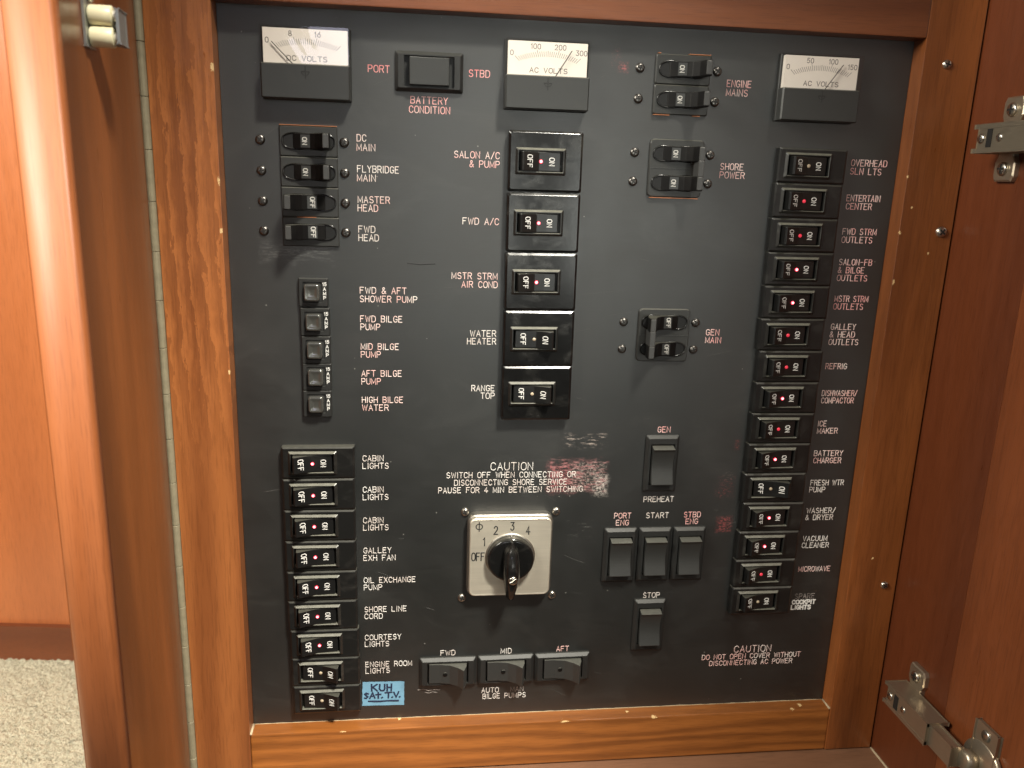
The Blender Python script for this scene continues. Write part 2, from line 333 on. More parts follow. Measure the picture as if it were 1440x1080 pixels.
# ------------------------------------------------------------------ mesh helpers
class MB:
    def __init__(s): s.v = []; s.f = []; s.sm = []
    def add(s, vs, fs, smooth=False):
        b = len(s.v); s.v += vs; s.f += [[i+b for i in q] for q in fs]; s.sm += [smooth]*len(fs); return s
    def loft(s, loops, cap0=False, cap1=True, smooth=False):
        n = len(loops[0]); vs = [p for L in loops for p in L]; fs = []
        for k in range(len(loops)-1):
            for i in range(n):
                j = (i+1) % n
                fs.append([k*n+i, k*n+j, (k+1)*n+j, (k+1)*n+i])
        if cap0: fs.append(list(range(n))[::-1])
        if cap1: fs.append([(len(loops)-1)*n+i for i in range(n)])
        return s.add(vs, fs, smooth)
    def rings(s, rr, seg=3, cap0=False, cap1=True, smooth=False):
        # each ring: (cx, cz, half width, half height, d, corner radius), in mm
        loops = []
        for (cx, cz, hx, hz, d, r) in rr:
            r = max(r, .001); L = []
            for (sx, sz, a0) in ((1, -1, -90), (1, 1, 0), (-1, 1, 90), (-1, -1, 180)):
                for k in range(seg+1):
                    a = math.radians(a0 + 90*k/seg)
                    L.append(V(cx+sx*(hx-r)+r*math.cos(a), cz+sz*(hz-r)+r*math.sin(a), d))
            loops.append(L)
        return s.loft(loops, cap0, cap1, smooth)
    def block(s, cx, cz, hx, hz, d0, d1, r=.6, bev=.5):
        return s.rings([(cx, cz, hx, hz, d0, r), (cx, cz, hx, hz, d1-bev, r), (cx, cz, hx-bev*.3, hz-bev*.3, d1-bev*.3, r), (cx, cz, hx-bev, hz-bev, d1, r)], cap0=True)
    def box(s, x0, x1, z0, z1, d0, d1, bev=0):
        bm = bmesh.new(); bmesh.ops.create_cube(bm, size=1)
        for v in bm.verts:
            v.co = V(x0+(v.co.x+.5)*(x1-x0), z0+(v.co.z+.5)*(z1-z0), d0+(.5-v.co.y)*(d1-d0))
        if bev: bmesh.ops.bevel(bm, geom=bm.edges[:], offset=bev*S, segments=2, profile=.6, affect='EDGES')
        bm.verts.index_update()
        s.add([v.co.copy() for v in bm.verts], [[v.index for v in f.verts] for f in bm.faces]); bm.free(); return s
    def lathe(s, prof, cx=0, cz=0, seg=40, smooth=True, cap1=True):
        loops = [[V(cx+r*math.cos(2*PI*k/seg), cz+r*math.sin(2*PI*k/seg), d) for k in range(seg)] for (r, d) in prof]
        return s.loft(loops, False, cap1, smooth)
    def prism(s, poly, a0, a1, axis='z', bev=.35):
        # polygon extruded along an axis with a small chamfer: axis z takes (x, d), axis x takes (z, d)
        f = (lambda p, t: V(p[0], t, p[1])) if axis == 'z' else (lambda p, t: V(t, p[0], p[1]))
        bm = bmesh.new()
        A = [bm.verts.new(f(p, a0)) for p in poly]; B = [bm.verts.new(f(p, a1)) for p in poly]
        n = len(poly)
        for i in range(n): bm.faces.new((A[i], A[(i+1) % n], B[(i+1) % n], B[i]))
        bm.faces.new(A[::-1]); bm.faces.new(B)
        bmesh.ops.recalc_face_normals(bm, faces=bm.faces[:])
        if bev: bmesh.ops.bevel(bm, geom=bm.edges[:], offset=bev*S, segments=2, profile=.6, affect='EDGES', clamp_overlap=True)
        bm.verts.index_update()
        s.add([v.co.copy() for v in bm.verts], [[v.index for v in q.verts] for q in bm.faces]); bm.free(); return s
    def tube(s, pts, r, seg=8, closed=False):
        pts = [Vector(p) for p in pts]; n = len(pts); loops = []
        for i, p in enumerate(pts):
            a = pts[i-1] if (i > 0 or closed) else p; b = pts[(i+1) % n] if (i < n-1 or closed) else p
            t = (b-a).normalized(); u = t.cross(Vector((0.02, 1, .013))).normalized(); w = t.cross(u)
            loops.append([p + (u*math.cos(2*PI*k/seg)+w*math.sin(2*PI*k/seg))*r*S for k in range(seg)])
        if closed: loops.append(loops[0])
        return s.loft(loops, not closed, not closed, True)
    def ribbon(s, pts, w, h, d=0., fn=None):
        # printed stroke: a mitred strip of half width w standing h proud of d; pts are (x, z)
        fn = fn or (lambda x, z, q: V(x, z, d+q))
        n = len(pts); closed = n > 2 and abs(pts[0][0]-pts[-1][0])+abs(pts[0][1]-pts[-1][1]) < 1e-6
        P = [Vector(p) for p in pts]
        if not closed:
            t = (P[1]-P[0]).normalized(); P[0] = P[0]-t*w*.8
            t = (P[-1]-P[-2]).normalized(); P[-1] = P[-1]+t*w*.8
        vs = []; 
        for i in range(n):
            a = P[i]-P[i-1] if i > 0 else (P[-1]-P[-2] if closed else P[1]-P[0])
            b = P[i+1]-P[i] if i < n-1 else (P[1]-P[0] if closed else P[-1]-P[-2])
            a = a.normalized(); b = b.normalized()
            na = Vector((-a.y, a.x)); nb = Vector((-b.y, b.x)); m = na+nb
            m = m.normalized() if m.length > 1e-4 else na
            k = w/max(.5, m.dot(na)); q = m*k
            p = P[i]
            for (f, hh) in ((-1, 0), (-.75, h), (.75, h), (1, 0)):
                vs.append(fn(p.x+q.x*f, p.y+q.y*f, hh))
        fs = []
        for i in range(n-1):
            for k in range(3): fs.append([4*i+k, 4*i+k+1, 4*i+k+5, 4*i+k+4][::-1])
        fs.append([3, 2, 1, 0][::-1]); fs.append([4*n-4, 4*n-3, 4*n-2, 4*n-1][::-1])
        return s.add(vs, fs)
    def build(s, name, mat, parent=None, loc=None, label=None):
        me = bpy.data.meshes.new(name); me.from_pydata(s.v, [], s.f); me.validate(); me.update()
        for p, q in zip(me.polygons, s.sm): p.use_smooth = q
        bm = bmesh.new(); bm.from_mesh(me); bmesh.ops.recalc_face_normals(bm, faces=bm.faces[:]); bm.to_mesh(me); bm.free()
        for m in (mat if isinstance(mat, (list, tuple)) else [mat]): me.materials.append(m)
        o = bpy.data.objects.new(name, me); C.objects.link(o)
        if parent is not None: o.parent = parent
        if loc is not None: o.location = loc
        if label: o['label'] = label
        return o

def tag(o, label=None, cat=None, group=None, kind=None):
    if label: o['label'] = label
    if cat: o['category'] = cat
    if group: o['group'] = group
    if kind: o['kind'] = kind
    return o
def thing(name, label, cat, loc, group=None, rot=0.):
    o = bpy.data.objects.new(name, None); C.objects.link(o); o.empty_display_size = .01
    o.location = loc; o.rotation_euler = (0, rot, 0)
    return tag(o, label, cat, group)
def dup(src, loc, label, rot=0.):
    r = src.copy(); C.objects.link(r); r.location = loc; r.rotation_euler = (0, rot, 0); r['label'] = label
    for ch in list(src.children):
        c = ch.copy(); C.objects.link(c); c.parent = r
        for g in list(ch.children):
            q = g.copy(); C.objects.link(q); q.parent = c
    return r

# engraver's single-stroke alphabet on a 4 x 6 grid
def arc(cx, cy, rx, ry, a0, a1, n=10):
    return [(cx+rx*math.cos(math.radians(a0+(a1-a0)*k/n)), cy+ry*math.sin(math.radians(a0+(a1-a0)*k/n))) for k in range(n+1)]
G = {
 'A': [[(0,0),(2,6),(4,0)], [(.7,2.1),(3.3,2.1)]],
 'B': [[(0,0),(0,6),(2.5,6)]+arc(2.5,4.6,1.4,1.4,90,-90,8)+[(0,3.2)], [(2.4,3.2)]+arc(2.4,1.6,1.6,1.6,90,-90,8)+[(0,0)]],
 'C': [arc(2.1,3.9,2.0,2.1,20,180,9)+arc(2.1,2.1,2.0,2.1,180,340,9)],
 'D': [[(0,0),(0,6),(1.9,6)]+arc(1.9,3.9,2.1,2.1,90,0,6)+arc(1.9,2.1,2.1,2.1,0,-90,6)+[(0,0)]],
 'E': [[(3.7,0),(0,0),(0,6),(3.7,6)], [(0,3.2),(2.9,3.2)]],
 'F': [[(0,0),(0,6),(3.7,6)], [(0,3.2),(2.9,3.2)]],
 'G': [arc(2.1,3.9,2.0,2.1,25,180,9)+arc(2.1,2.1,2.0,2.1,180,330,8)+[(4.1,2.7),(2.4,2.7)]],
 'H': [[(0,0),(0,6)], [(4,0),(4,6)], [(0,3.1),(4,3.1)]],
 'I': [[(.4,0),(.4,6)]],
 'J': [[(3,6),(3,1.5)]+arc(1.5,1.5,1.5,1.5,0,-180,8)],
 'K': [[(0,0),(0,6)], [(4,6),(0,2.2)], [(1.5,3.6),(4,0)]],
 'L': [[(0,6),(0,0),(3.6,0)]],
 'M': [[(0,0),(0,6),(2.3,1.0),(4.6,6),(4.6,0)]],
 'N': [[(0,0),(0,6),(4,0),(4,6)]],
 'O': [arc(2.1,3.9,2.1,2.1,0,180,12)+arc(2.1,2.1,2.1,2.1,180,360,12)+[(4.2,3.9)]],
 'P': [[(0,0),(0,6),(2.4,6)]+arc(2.4,4.4,1.6,1.6,90,-90,8)+[(0,2.8)]],
 'Q': [arc(2.1,3.9,2.1,2.1,0,180,12)+arc(2.1,2.1,2.1,2.1,180,360,12)+[(4.2,3.9)], [(2.6,1.4),(4.2,-.2)]],
 'R': [[(0,0),(0,6),(2.4,6)]+arc(2.4,4.5,1.5,1.5,90,-90,8)+[(0,3.0)], [(2.2,3.0),(4,0)]],
 'S': [arc(2,4.5,1.7,1.5,25,270,11)+arc(2,1.5,1.9,1.5,90,-155,11)],
 'T': [[(0,6),(4,6)], [(2,6),(2,0)]],
 'U': [[(0,6),(0,2)]+arc(2,2,2,2,180,360,10)+[(4,6)]],
 'V': [[(0,6),(2,0),(4,6)]],
 'W': [[(0,6),(1.3,0),(2.6,5),(3.9,0),(5.2,6)]],
 'X': [[(0,0),(4,6)], [(0,6),(4,0)]],
 'Y': [[(0,6),(2,3),(4,6)], [(2,3),(2,0)]],
 'Z': [[(0,6),(4,6),(0,0),(4,0)]],
 '0': [arc(2,4,1.9,2,0,180,10)+arc(2,2,1.9,2,180,360,10)+[(3.9,4)]],
 '1': [[(.6,4.7),(1.9,6),(1.9,0)]],
 '2': [arc(2,4.3,1.8,1.7,165,-10,9)+[(3.3,3.0),(.1,0),(4,0)]],
 '3': [[(.3,6),(3.7,6),(1.9,3.6)]+arc(1.9,1.8,1.9,1.8,80,-155,10)],
 '4': [[(2.7,0),(2.7,6),(0,1.8),(4,1.8)]],
 '5': [[(3.6,6),(.6,6),(.4,3.3)]+arc(1.9,2,1.9,1.9,125,-150,10)],
 '6': [[(3.2,6),(.8,3.2)]+arc(2,1.9,1.9,1.9,150,510,14)],
 '8': [arc(2,4.5,1.5,1.5,-90,270,12), arc(2,1.5,1.9,1.5,90,450,12)],
 '&': [[(4.2,0),(1,4.3)]+arc(1.8,5.0,.9,1.0,200,-30,8)+[(2.3,3.9),(.5,2.4)]+arc(1.5,1.3,1.4,1.3,140,300,8)+[(3.1,1.2),(4.0,2.4)]],
 '/': [[(0,-.3),(3.2,6.3)]],
 '-': [[(.4,3.1),(3.4,3.1)]],
 '.': [[(.3,0),(.3,.25)]],
 't': [[(1.2,5.4),(1.2,0)], [(0,3.8),(2.6,3.8)]],
}
ADV = {'I': .8, 'M': 4.6, 'W': 5.2, '/': 3.2, '.': .6, '1': 2.4, 't': 2.6}
def text_width(s, gap=1.7, sp=4.8):
    w = 0
    for i, ch in enumerate(s):
        w += sp if ch == ' ' else ADV.get(ch, 4.0) + (gap if i < len(s)-1 else 0)
    return w
def write(mb, s, x0, zc, cap, x1=None, w=.22, h=.13, d=0., vertical=False, gap=1.7, slant=0., step=.012, fn=None):
    # vertical: the line reads downwards with the letter tops to the right
    tw = text_width(s, gap); ky = cap/6.; kx = (x1-x0)/tw if x1 is not None else ky
    cx = 0.; q = 0
    for i, ch in enumerate(s):
        if ch == ' ': cx += 4.8; continue
        for st in G[ch]:
            pts = [(((px)+cx)*kx, py*ky - cap/2) for (px, py) in st]
            cl = []
            for p in pts:
                if not cl or (abs(p[0]-cl[-1][0])+abs(p[1]-cl[-1][1])) > 1e-4: cl.append(p)
            if vertical: cl = [(zz, -xx) for (xx, zz) in cl]; cl = [(x0+a, zc+b) for a, b in cl]
            else: cl = [(x0+a, zc+b) for a, b in cl]
            mb.ribbon(cl, w, h+step*(q % 3), d, fn); q += 1
        cx += ADV.get(ch, 4.0)+gap
    return tw*kx
def write_mid(mb, s, cx, zc, cap, kx=None, vertical=False, gap=1.7, **kw):
    ln = text_width(s, gap)*(kx or cap/6.)
    if vertical: write(mb, s, cx, zc+ln/2, cap, cx+ln, vertical=True, gap=gap, **kw)
    else: write(mb, s, cx-ln/2, zc, cap, cx+ln/2, gap=gap, **kw)

# ------------------------------------------------------------------ room behind on the left
fz = -345
wa = Vector((-497, -311)); wb = Vector((-424, -303))        # foot of the wall in (x, d)
wdir = (wb-wa).normalized()
def wall_slab(name, z0, z1, off, thick, mat, parent=None):
    a = wa-wdir*500; b = wa+wdir*300; nrm = Vector((wdir.y, -wdir.x)); nrm = nrm if nrm.y > 0 else -nrm
    mb = MB(); vs = []
    for p in (a+nrm*off, b+nrm*off, b+nrm*(off-thick), a+nrm*(off-thick)):
        vs += [V(p.x, z0, p.y), V(p.x, z1, p.y)]
    mb.add(vs, [[0,2,3,1],[2,4,5,3],[4,6,7,5],[6,0,1,7],[1,3,5,7],[0,6,4,2]])
    return mb.build(name, mat, parent)
wl = wall_slab('cabin_wall', fz+36, 420, 0, 18, M_['w_wall'])
tag(wl, 'orange varnished teak wall in the next room behind the open left door', 'wall')
sk = wall_slab('skirting_board', fz, fz+37.5, 6, 24, M_['w_skirt'])
tag(sk, 'dark brown skirting board between orange wall and pale carpet', 'skirting board')
# carpet: a pile of small bumps
mb = MB(); nx, ny = 290, 290
x0, x1, d0, d1 = -640, -205, -320, 60
rg = random.Random(3)
vs = []
for j in range(ny+1):
    for i in range(nx+1):
        vs.append(V(x0+(x1-x0)*i/nx+rg.uniform(-.6, .6), fz+rg.uniform(0, 3.0), d0+(d1-d0)*j/ny+rg.uniform(-.6, .6)))
fs = [[j*(nx+1)+i, j*(nx+1)+i+1, (j+1)*(nx+1)+i+1, (j+1)*(nx+1)+i] for j in range(ny) for i in range(nx)]
mb.add(vs, fs, True)
cp = mb.build('carpet_floor', M_['carpet']); tag(cp, kind='structure')
fl = MB().box(-3000, 3000, fz-40, fz-3, -600, 3000).build('floor', simple('dark_sole_boards', (.05, .047, .042), .7)); tag(fl, kind='structure')

# ------------------------------------------------------------------ cabinet
cab = thing('cabinet', 'varnished teak cabinet frame surrounding the black electrical panel', 'cabinet', V(0, 0, 0))
MB().box(-217.2, -185.5, -330, 262, -16, 11, .3).build('stile', M_['w_left'], cab, label='left stile with curly teak grain')
MB().box(185.5, 217.4, -236.6, 262, -16, 11, .25).build('stile', M_['w_right'], cab, label='dark right stile with three screws')
MB().box(-185.4, 185.4, 206, 262, -16, 10.8, .7).build('rail', M_['w_top'], cab, label='dark top rail')
MB().box(-185.4, 185.4, -236.6, -206, -16, 10.6, .9).build('rail', M_['w_bottom'], cab, label='striped orange bottom rail')
MB().box(218.6, 236, -330, 262, -60, 71.5, .4).build('side_panel', M_['w_side'], cab, label='red-brown side panel right of the frame')
MB().box(-236, -224.5, -330, 262, -60, -4, .4).build('side_panel', M_['w_side'], cab, label='left outer side behind the hinge')
MB().box(-185.5, 218.5, -252, -237.4, -40, 78, .5).build('bottom_board', M_['w_floor'], cab)
mb = MB()
mb.tube([V(-185.2, -205.9, .6), V(-185.3, -205.9, 5), V(-185.2, -205.8, 10.4)], .9, 6)
mb.tube([V(185.2, -205.9, .6), V(185.2, -205.9, 10.4)], .7, 6)
pts = [V(-185+3.7*k, -206.0+random.uniform(-.25, .1), .1) for k in range(101)]
mb.tube(pts, .32, 6)
mb.tube([V(218.3, -237.3, 11+3*k) for k in range(22)], .8, 6)
mb.build('caulk_line', M_['caulk'], cab)

# open right door, carried by the two concealed hinges
MB().box(218.3, 236.5, -330, 262, 71.8, 240, .6).build('door', M_['w_door'], cab, label='open red-brown right door')

# open left door on the piano hinge
ang = math.radians(85.5)

def dvec(s_, z, n):             # along the door from the hinge, height, out of its inner face
    ux, ud = math.cos(ang), math.sin(ang)
    return V(-220.6+ux*s_+ud*n, z, 12.5+ud*s_-ux*n)
Wd = 116.0
mb = MB()
for (s0, s1, n0, n1, nm, mt) in ((1, Wd-7, -19, 0, 'door_face', 'w_ldoor'),):
    vs = [dvec(s_, z, n) for z in (-330, 262) for (s_, n) in ((s0, n0), (s1, n0), (s1, n1), (s0, n1))]
    mb.add(vs, [[0,1,2,3],[4,5,6,7],[0,1,5,4],[1,2,6,5],[2,3,7,6],[3,0,4,7]])
ld = mb.build('door', M_['w_ldoor'], cab, label='open left door with brown inner face')
mb = MB()
prof = [(Wd-6.9, .0), (Wd-1.0, .2), (Wd, -.6)] + [(Wd-9.0+9.4*math.sqrt(max(0, 1-(max(0, (k-3)/11.))**2.2)), -1.4-17.8*(k/14.)) for k in range(14)] + [(Wd-9.0, -19.2)]
loops = [[dvec(s_, z, n) for (s_, n) in prof] for z in (-330, 262)]
mb.loft(loops, True, True)
mb.sm = [True]*len(mb.sm)
mb.build('lipping', M_['w_edge'], ld, label='orange edge lipping')

# piano hinge
ph = thing('piano_hinge', 'long tarnished piano hinge between left door and left stile', 'hinge', V(0, 0, 0))
MB().box(-221.2, -217.35, -330, 262, 8.6, 9.6, .1).build('leaf', M_['knuckle'], ph)
z = 260.
k = 0
while z > -250:
    mb = MB(); seg = 14; L = []
    for (zz, r) in ((z-.1, 1.85), (z-.25, 2.05), (z-24.9, 2.05), (z-25.05, 1.9)):
        L.append([V(-219.3+r*math.cos(2*PI*q/seg), zz, 11.2+r*math.sin(2*PI*q/seg)) for q in range(seg)])
    mb.loft(L, True, True, False)
    mb.build('knuckle', M_['knuckle'], ph)
    z -= 25.2; k += 1

# ------------------------------------------------------------------ the panel and its lettering
pn = thing('electrical_panel', 'black brushed electrical panel with white and pink lettering inside the teak frame', 'electrical panel', V(0, 0, 0))
MB().box(-185.3, 185.3, -205.9, 205.9, -3, 0).build('panel_sheet', M_['panel'], pn)
LB = [
 ('rosy', [('DC', -117.5, -112.4, 144.1), ('MAIN', -117.6, -107.8, 139.4)]),
 ('rosy', [('FLYBRIDGE', -117.5, -95.4, 128.4), ('MAIN', -117.6, -107.7, 123.8)]),
 ('rosy', [('MASTER', -117.4, -100.3, 112.6), ('HEAD', -117.5, -106.6, 108.2)]),
 ('white', [('FWD', -117.3, -108.2, 97.0), ('HEAD', -117.3, -106.3, 92.5)]),
 ('rosy', [('FWD & AFT', -117.0, -91.5, 64.0), ('SHOWER PUMP', -117.1, -85.6, 59.3)]),
 ('rosy', [('FWD BILGE', -117.0, -93.7, 48.2), ('PUMP', -116.9, -106.0, 43.7)]),
 ('rosy', [('MID BILGE', -116.9, -95.7, 32.6), ('PUMP', -116.9, -105.8, 28.1)]),
 ('rosy', [('AFT BILGE', -116.7, -94.1, 17.2), ('PUMP', -116.8, -105.9, 12.6)]),
 ('rosy', [('HIGH BILGE', -116.7, -93.4, 1.8), ('WATER', -116.6, -101.6, -2.8)]),
 ('white', [('CABIN', -116.8, -104.7, -33.2), ('LIGHTS', -116.9, -101.8, -37.8)]),
 ('white', [('CABIN', -116.9, -104.8, -52.4), ('LIGHTS', -117.0, -102.0, -57.1)]),
 ('white', [('CABIN', -117.0, -105.0, -71.7), ('LIGHTS', -117.0, -102.1, -76.3)]),
 ('white', [('GALLEY', -117.0, -100.5, -91.0), ('EXH FAN', -117.1, -98.0, -95.8)]),
 ('white', [('OIL EXCHANGE', -117.1, -86.1, -110.4), ('PUMP', -117.1, -106.1, -115.1)]),
 ('white', [('SHORE LINE', -116.9, -91.5, -129.8), ('CORD', -117.0, -105.9, -134.4)]),
 ('white', [('COURTESY', -116.9, -94.8, -148.8), ('LIGHTS', -117.0, -102.1, -153.3)]),
 ('white', [('ENGINE ROOM', -116.8, -88.2, -167.4), ('LIGHTS', -116.8, -101.8, -171.9)]),
 ('red', [('PORT', -111.3, -100.1, 178.6)]),
 ('red', [('STBD', -59.3, -48.1, 178.6)]),
 ('pink', [('BATTERY', -89.5, -69.9, 164.2), ('CONDITION', -90.3, -68.7, 159.5)]),
 ('pink', [('SALON A/C', -66.4, -41.8, 137.6), ('& PUMP', -58.1, -41.7, 133.0)]),
 ('rosy', [('FWD A/C', -61.3, -41.3, 102.8)]),
 ('rosy', [('MSTR STRM', -66.9, -41.3, 73.0), ('AIR COND', -61.3, -41.1, 68.3)]),
 ('white', [('WATER', -56.1, -41.2, 40.7), ('HEATER', -57.7, -41.1, 36.2)]),
 ('white', [('RANGE', -54.7, -41.2, 8.8), ('TOP', -49.3, -41.1, 4.3)]),
 ('white', [('CAUTION', -42.5, -17.1, -38.8, 4.6), ('SWITCH OFF WHEN CONNECTING OR', -68.4, 8.9, -44.1), ('DISCONNECTING SHORE SERVICE', -63.8, 3.9, -48.8), ('PAUSE FOR 4 MIN BETWEEN SWITCHING', -73.1, 13.7, -53.5)]),
 ('pink', [('ENGINE', 80.7, 94.7, 179.7), ('MAINS', 80.7, 93.1, 175.1)]),
 ('pink', [('SHORE', 81.2, 94.8, 136.2), ('POWER', 81.2, 95.8, 131.7)]),
 ('pink', [('GEN', 81.5, 89.7, 42.8), ('MAIN', 81.5, 91.2, 38.2)]),
 ('pink', [('GEN', 57.1, 65.1, -16.4)]),
 ('white', [('PREHEAT', 51.7, 70.7, -60.8)]),
 ('rosy', [('PORT', 34.0, 44.7, -71.3), ('ENG', 35.4, 43.6, -75.9)]),
 ('white', [('START', 54.0, 68.4, -71.4)]),
 ('pink', [('STBD', 77.9, 88.8, -71.3), ('ENG', 79.4, 87.4, -75.8)]),
 ('white', [('STOP', 55.9, 66.9, -125.4)]),
 ('white', [('FWD', -70.7, -61.4, -161.2)]),
 ('white', [('MID', -33.1, -26.1, -161.3)]),
 ('rosy', [('AFT', 2.3, 10.4, -161.1)]),
 ('white', [('AUTO', -44.6, -33.5, -188.8), ('BILGE', -43.8, -32.5, -193.2), ('PUMPS', -29.8, -16.0, -193.2)]),
 ('dim', [('MAN', -26.2, -17.6, -188.8)]),
 ('rosy', [('CAUTION', 119.7, 145.0, -166.0, 4.6), ('DO NOT OPEN COVER WITHOUT', 98.5, 165.7, -171.2), ('DISCONNECTING AC POWER', 103.8, 160.6, -175.8)]),
 ('pink', [('OVERHEAD', 157.5, 179.2, 140.8), ('SLN LTS', 157.5, 176.4, 136.2)]),
 ('pink', [('ENTERTAIN', 157.4, 178.0, 121.4), ('CENTER', 157.6, 173.5, 116.8)]),
 ('pink', [('FWD STRM', 157.5, 178.4, 102.6), ('OUTLETS', 157.6, 176.5, 97.9)]),
 ('pink', [('SALON-FB', 157.8, 178.3, 85.1), ('& BILGE', 157.7, 174.2, 80.5), ('OUTLETS', 157.7, 176.6, 75.9)]),
 ('pink', [('MSTR STRM', 157.8, 179.0, 63.7), ('OUTLETS', 157.7, 176.5, 59.1)]),
 ('rosy', [('GALLEY', 157.8, 173.6, 47.0), ('& HEAD', 157.7, 173.6, 42.4), ('OUTLETS', 157.6, 176.5, 37.8)]),
 ('rosy', [('REFRIG', 157.6, 171.3, 23.0)]),
 ('rosy', [('DISHWASHER/', 157.5, 180.2, 6.3), ('COMPACTOR', 157.6, 178.6, 1.7)]),
 ('rosy', [('ICE', 157.4, 163.2, -12.9), ('MAKER', 157.5, 170.9, -17.5)]),
 ('rosy', [('BATTERY', 157.3, 176.3, -32.0), ('CHARGER', 157.5, 175.8, -36.7)]),
 ('white', [('FRESH WTR', 157.5, 179.5, -51.3), ('PUMP', 157.3, 167.8, -55.9)]),
 ('white', [('WASHER/', 157.2, 176.5, -69.9), ('& DRYER', 157.0, 175.5, -74.5)]),
 ('white', [('VACUUM', 157.2, 173.6, -88.9), ('CLEANER', 157.0, 175.2, -93.5)]),
 ('rosy', [('MICROWAVE', 156.7, 178.3, -110.0)]),
 ('dim', [('SPARE', 156.6, 170.2, -129.1)]),
 ('bold', [('COCKPIT', 155.4, 171.2, -133.3, 2.7), ('LIGHTS', 155.1, 168.5, -137.1, 2.7)]),
]
for mt, lines in LB:
    mb = MB()
    for ln in lines:
        s_, a, b, zc = ln[:4]; cap = ln[4] if len(ln) > 4 else 3.35
        write(mb, s_, a+.2, zc, cap, b-.2, w=.40 if mt == 'bold' else .185)
    mb.build('lettering', M_[mt], pn, label={'white': 'white', 'rosy': 'pinkish white', 'pink': 'pink', 'red': 'red', 'dim': 'rubbed', 'bold': 'bold white'}[mt]+' lettering '+' '.join(l[0] for l in lines))
mb = MB()
mb.ribbon([(-84.5, -186.6), (-81, -186.2), (-78, -187.4), (-73.5, -186.9), (-71, -187.2)], .22, .1)
mb.ribbon([(-80, -188.6), (-77.5, -189.2), (-75.5, -188.4), (-72.5, -189.0)], .22, .11)
mb.build('worn_lettering', M_['dim'], pn, label='scratched remains of lettering under the left bilge switch')
mb = MB(); rs = random.Random(11)
for k in range(46):
    x, z = rs.uniform(-178, 178), rs.uniform(-195, 190); a = rs.gauss(0, .45); L_ = rs.choice((3, 5, 8, 14, 24))
    mb.ribbon([(x, z), (x+L_*.5*math.cos(a), z+L_*.5*math.sin(a)+rs.uniform(-.3, .3)), (x+L_*math.cos(a), z+L_*math.sin(a))], rs.uniform(.05, .11), .02+.002*(k % 5))
mb.build('hairline_scratch', simple('pale_scratch', (.075, .075, .07), .5), pn, label='fine pale scratches across the black sheet')
mb = MB()
mb.ribbon([(-91, 79.3), (-84, 78.7), (-76, 79.2)], .3, .05); mb.build('scratch', M_['pit'], pn)

# ------------------------------------------------------------------ screws
def screw_parts(root, mat, r=2.55):
    n, seg = 9, 40; vs = [V(0, 0, 1.35)]; fs = []
    for i in range(1, n+1):
        rr = r*i/n
        for k in range(seg):
            a = 2*PI*k/seg; x, zz = rr*math.cos(a), rr*math.sin(a)
            hgt = 1.35*(1-(rr/r)**5*.8)
            vs.append(V(x, zz, hgt if i < n else 0))
    for k in range(seg): fs.append([0, 1+k, 1+(k+1) % seg])
    for i in range(n-1):
        for k in range(seg):
            a = 1+i*seg+k; b = 1+i*seg+(k+1) % seg; fs.append([a, a+seg, b+seg, b])
    MB().add(vs, fs, True).build('screw_head', mat, root)
    mb = MB(); w, l = .42, 1.25                              # flat dark cross, the recess's shade put into its colour
    mb.ribbon([(-l, 0), (l, 0)], w, .03, 1.345); mb.ribbon([(0, -l), (0, l)], w, .05, 1.345)
    L = [[V(x*kk, zz*kk, q) for (x, zz) in ((1, .0), (.3, .3), (0, 1), (-.3, .3), (-1, 0), (-.3, -.3), (0, -1), (.3, -.3))] for kk, q in ((1.0, 1.36), (.7, 1.41))]
    mb.loft(L, False, True)
    mb.build('dark_cross', M_['cross'], root)
proto_screw = {}
def screw(x, z, d, label, mat='darkmetal', group='screws on the black panel', sc=1.0):
    rot = random.uniform(0, PI)
    if mat not in proto_screw:
        t = thing('screw', label, 'screw', V(x, z, d), group, rot); screw_parts(t, M_[mat]); proto_screw[mat] = t
    else:
        t = dup(proto_screw[mat], V(x, z, d), label, rot)
    t['group'] = group; t.scale = (sc, sc, sc)
    return t
for (zc, nm) in ((141.4, 'DC MAIN'), (125.9, 'FLYBRIDGE MAIN'), (110.4, 'MASTER HEAD'), (94.85, 'FWD HEAD')):
    screw(-166.7, zc, 0, 'dark cross-head screw left of the %s toggle' % nm)
    screw(-123.9, zc, 0, 'dark cross-head screw between the %s toggle and its lettering' % nm)
for (za, zb, nm) in ((185.4, 169.8, 'ENGINE MAINS'), (142.0, 126.6, 'SHORE POWER'), (48.3, 32.5, 'GEN MAIN')):
    for xx, sd in ((32.1, 'left'), (74.8, 'right')):
        screw(xx, za, 0, 'dark cross-head screw %s of the upper %s toggle' % (sd, nm))
        screw(xx, zb, 0, 'dark cross-head screw %s of the lower %s toggle' % (sd, nm))
for (xx, zz, nm) in ((-56.9, -67.3, 'top left'), (-2.0, -67.8, 'top right'), (-58.0, -123.6, 'bottom left'), (-2.2, -123.3, 'bottom right')):
    screw(xx, zz, 0, 'bright screw at the %s corner of the steel rotary switch' % nm, 'nickel', 'screws round the rotary switch')
for (xx, zz, nm) in ((199.0, 193.3, 'uppermost bright screw in the right teak stile'), (210.8, 104.2, 'larger middle screw in the right teak stile'), (209.8, -116.9, 'lowest bright screw in the right teak stile')):
    screw(xx, zz, 11, nm, 'nickel', 'screws in the right stile', 1.0 if 'larger' not in nm else 1.25)

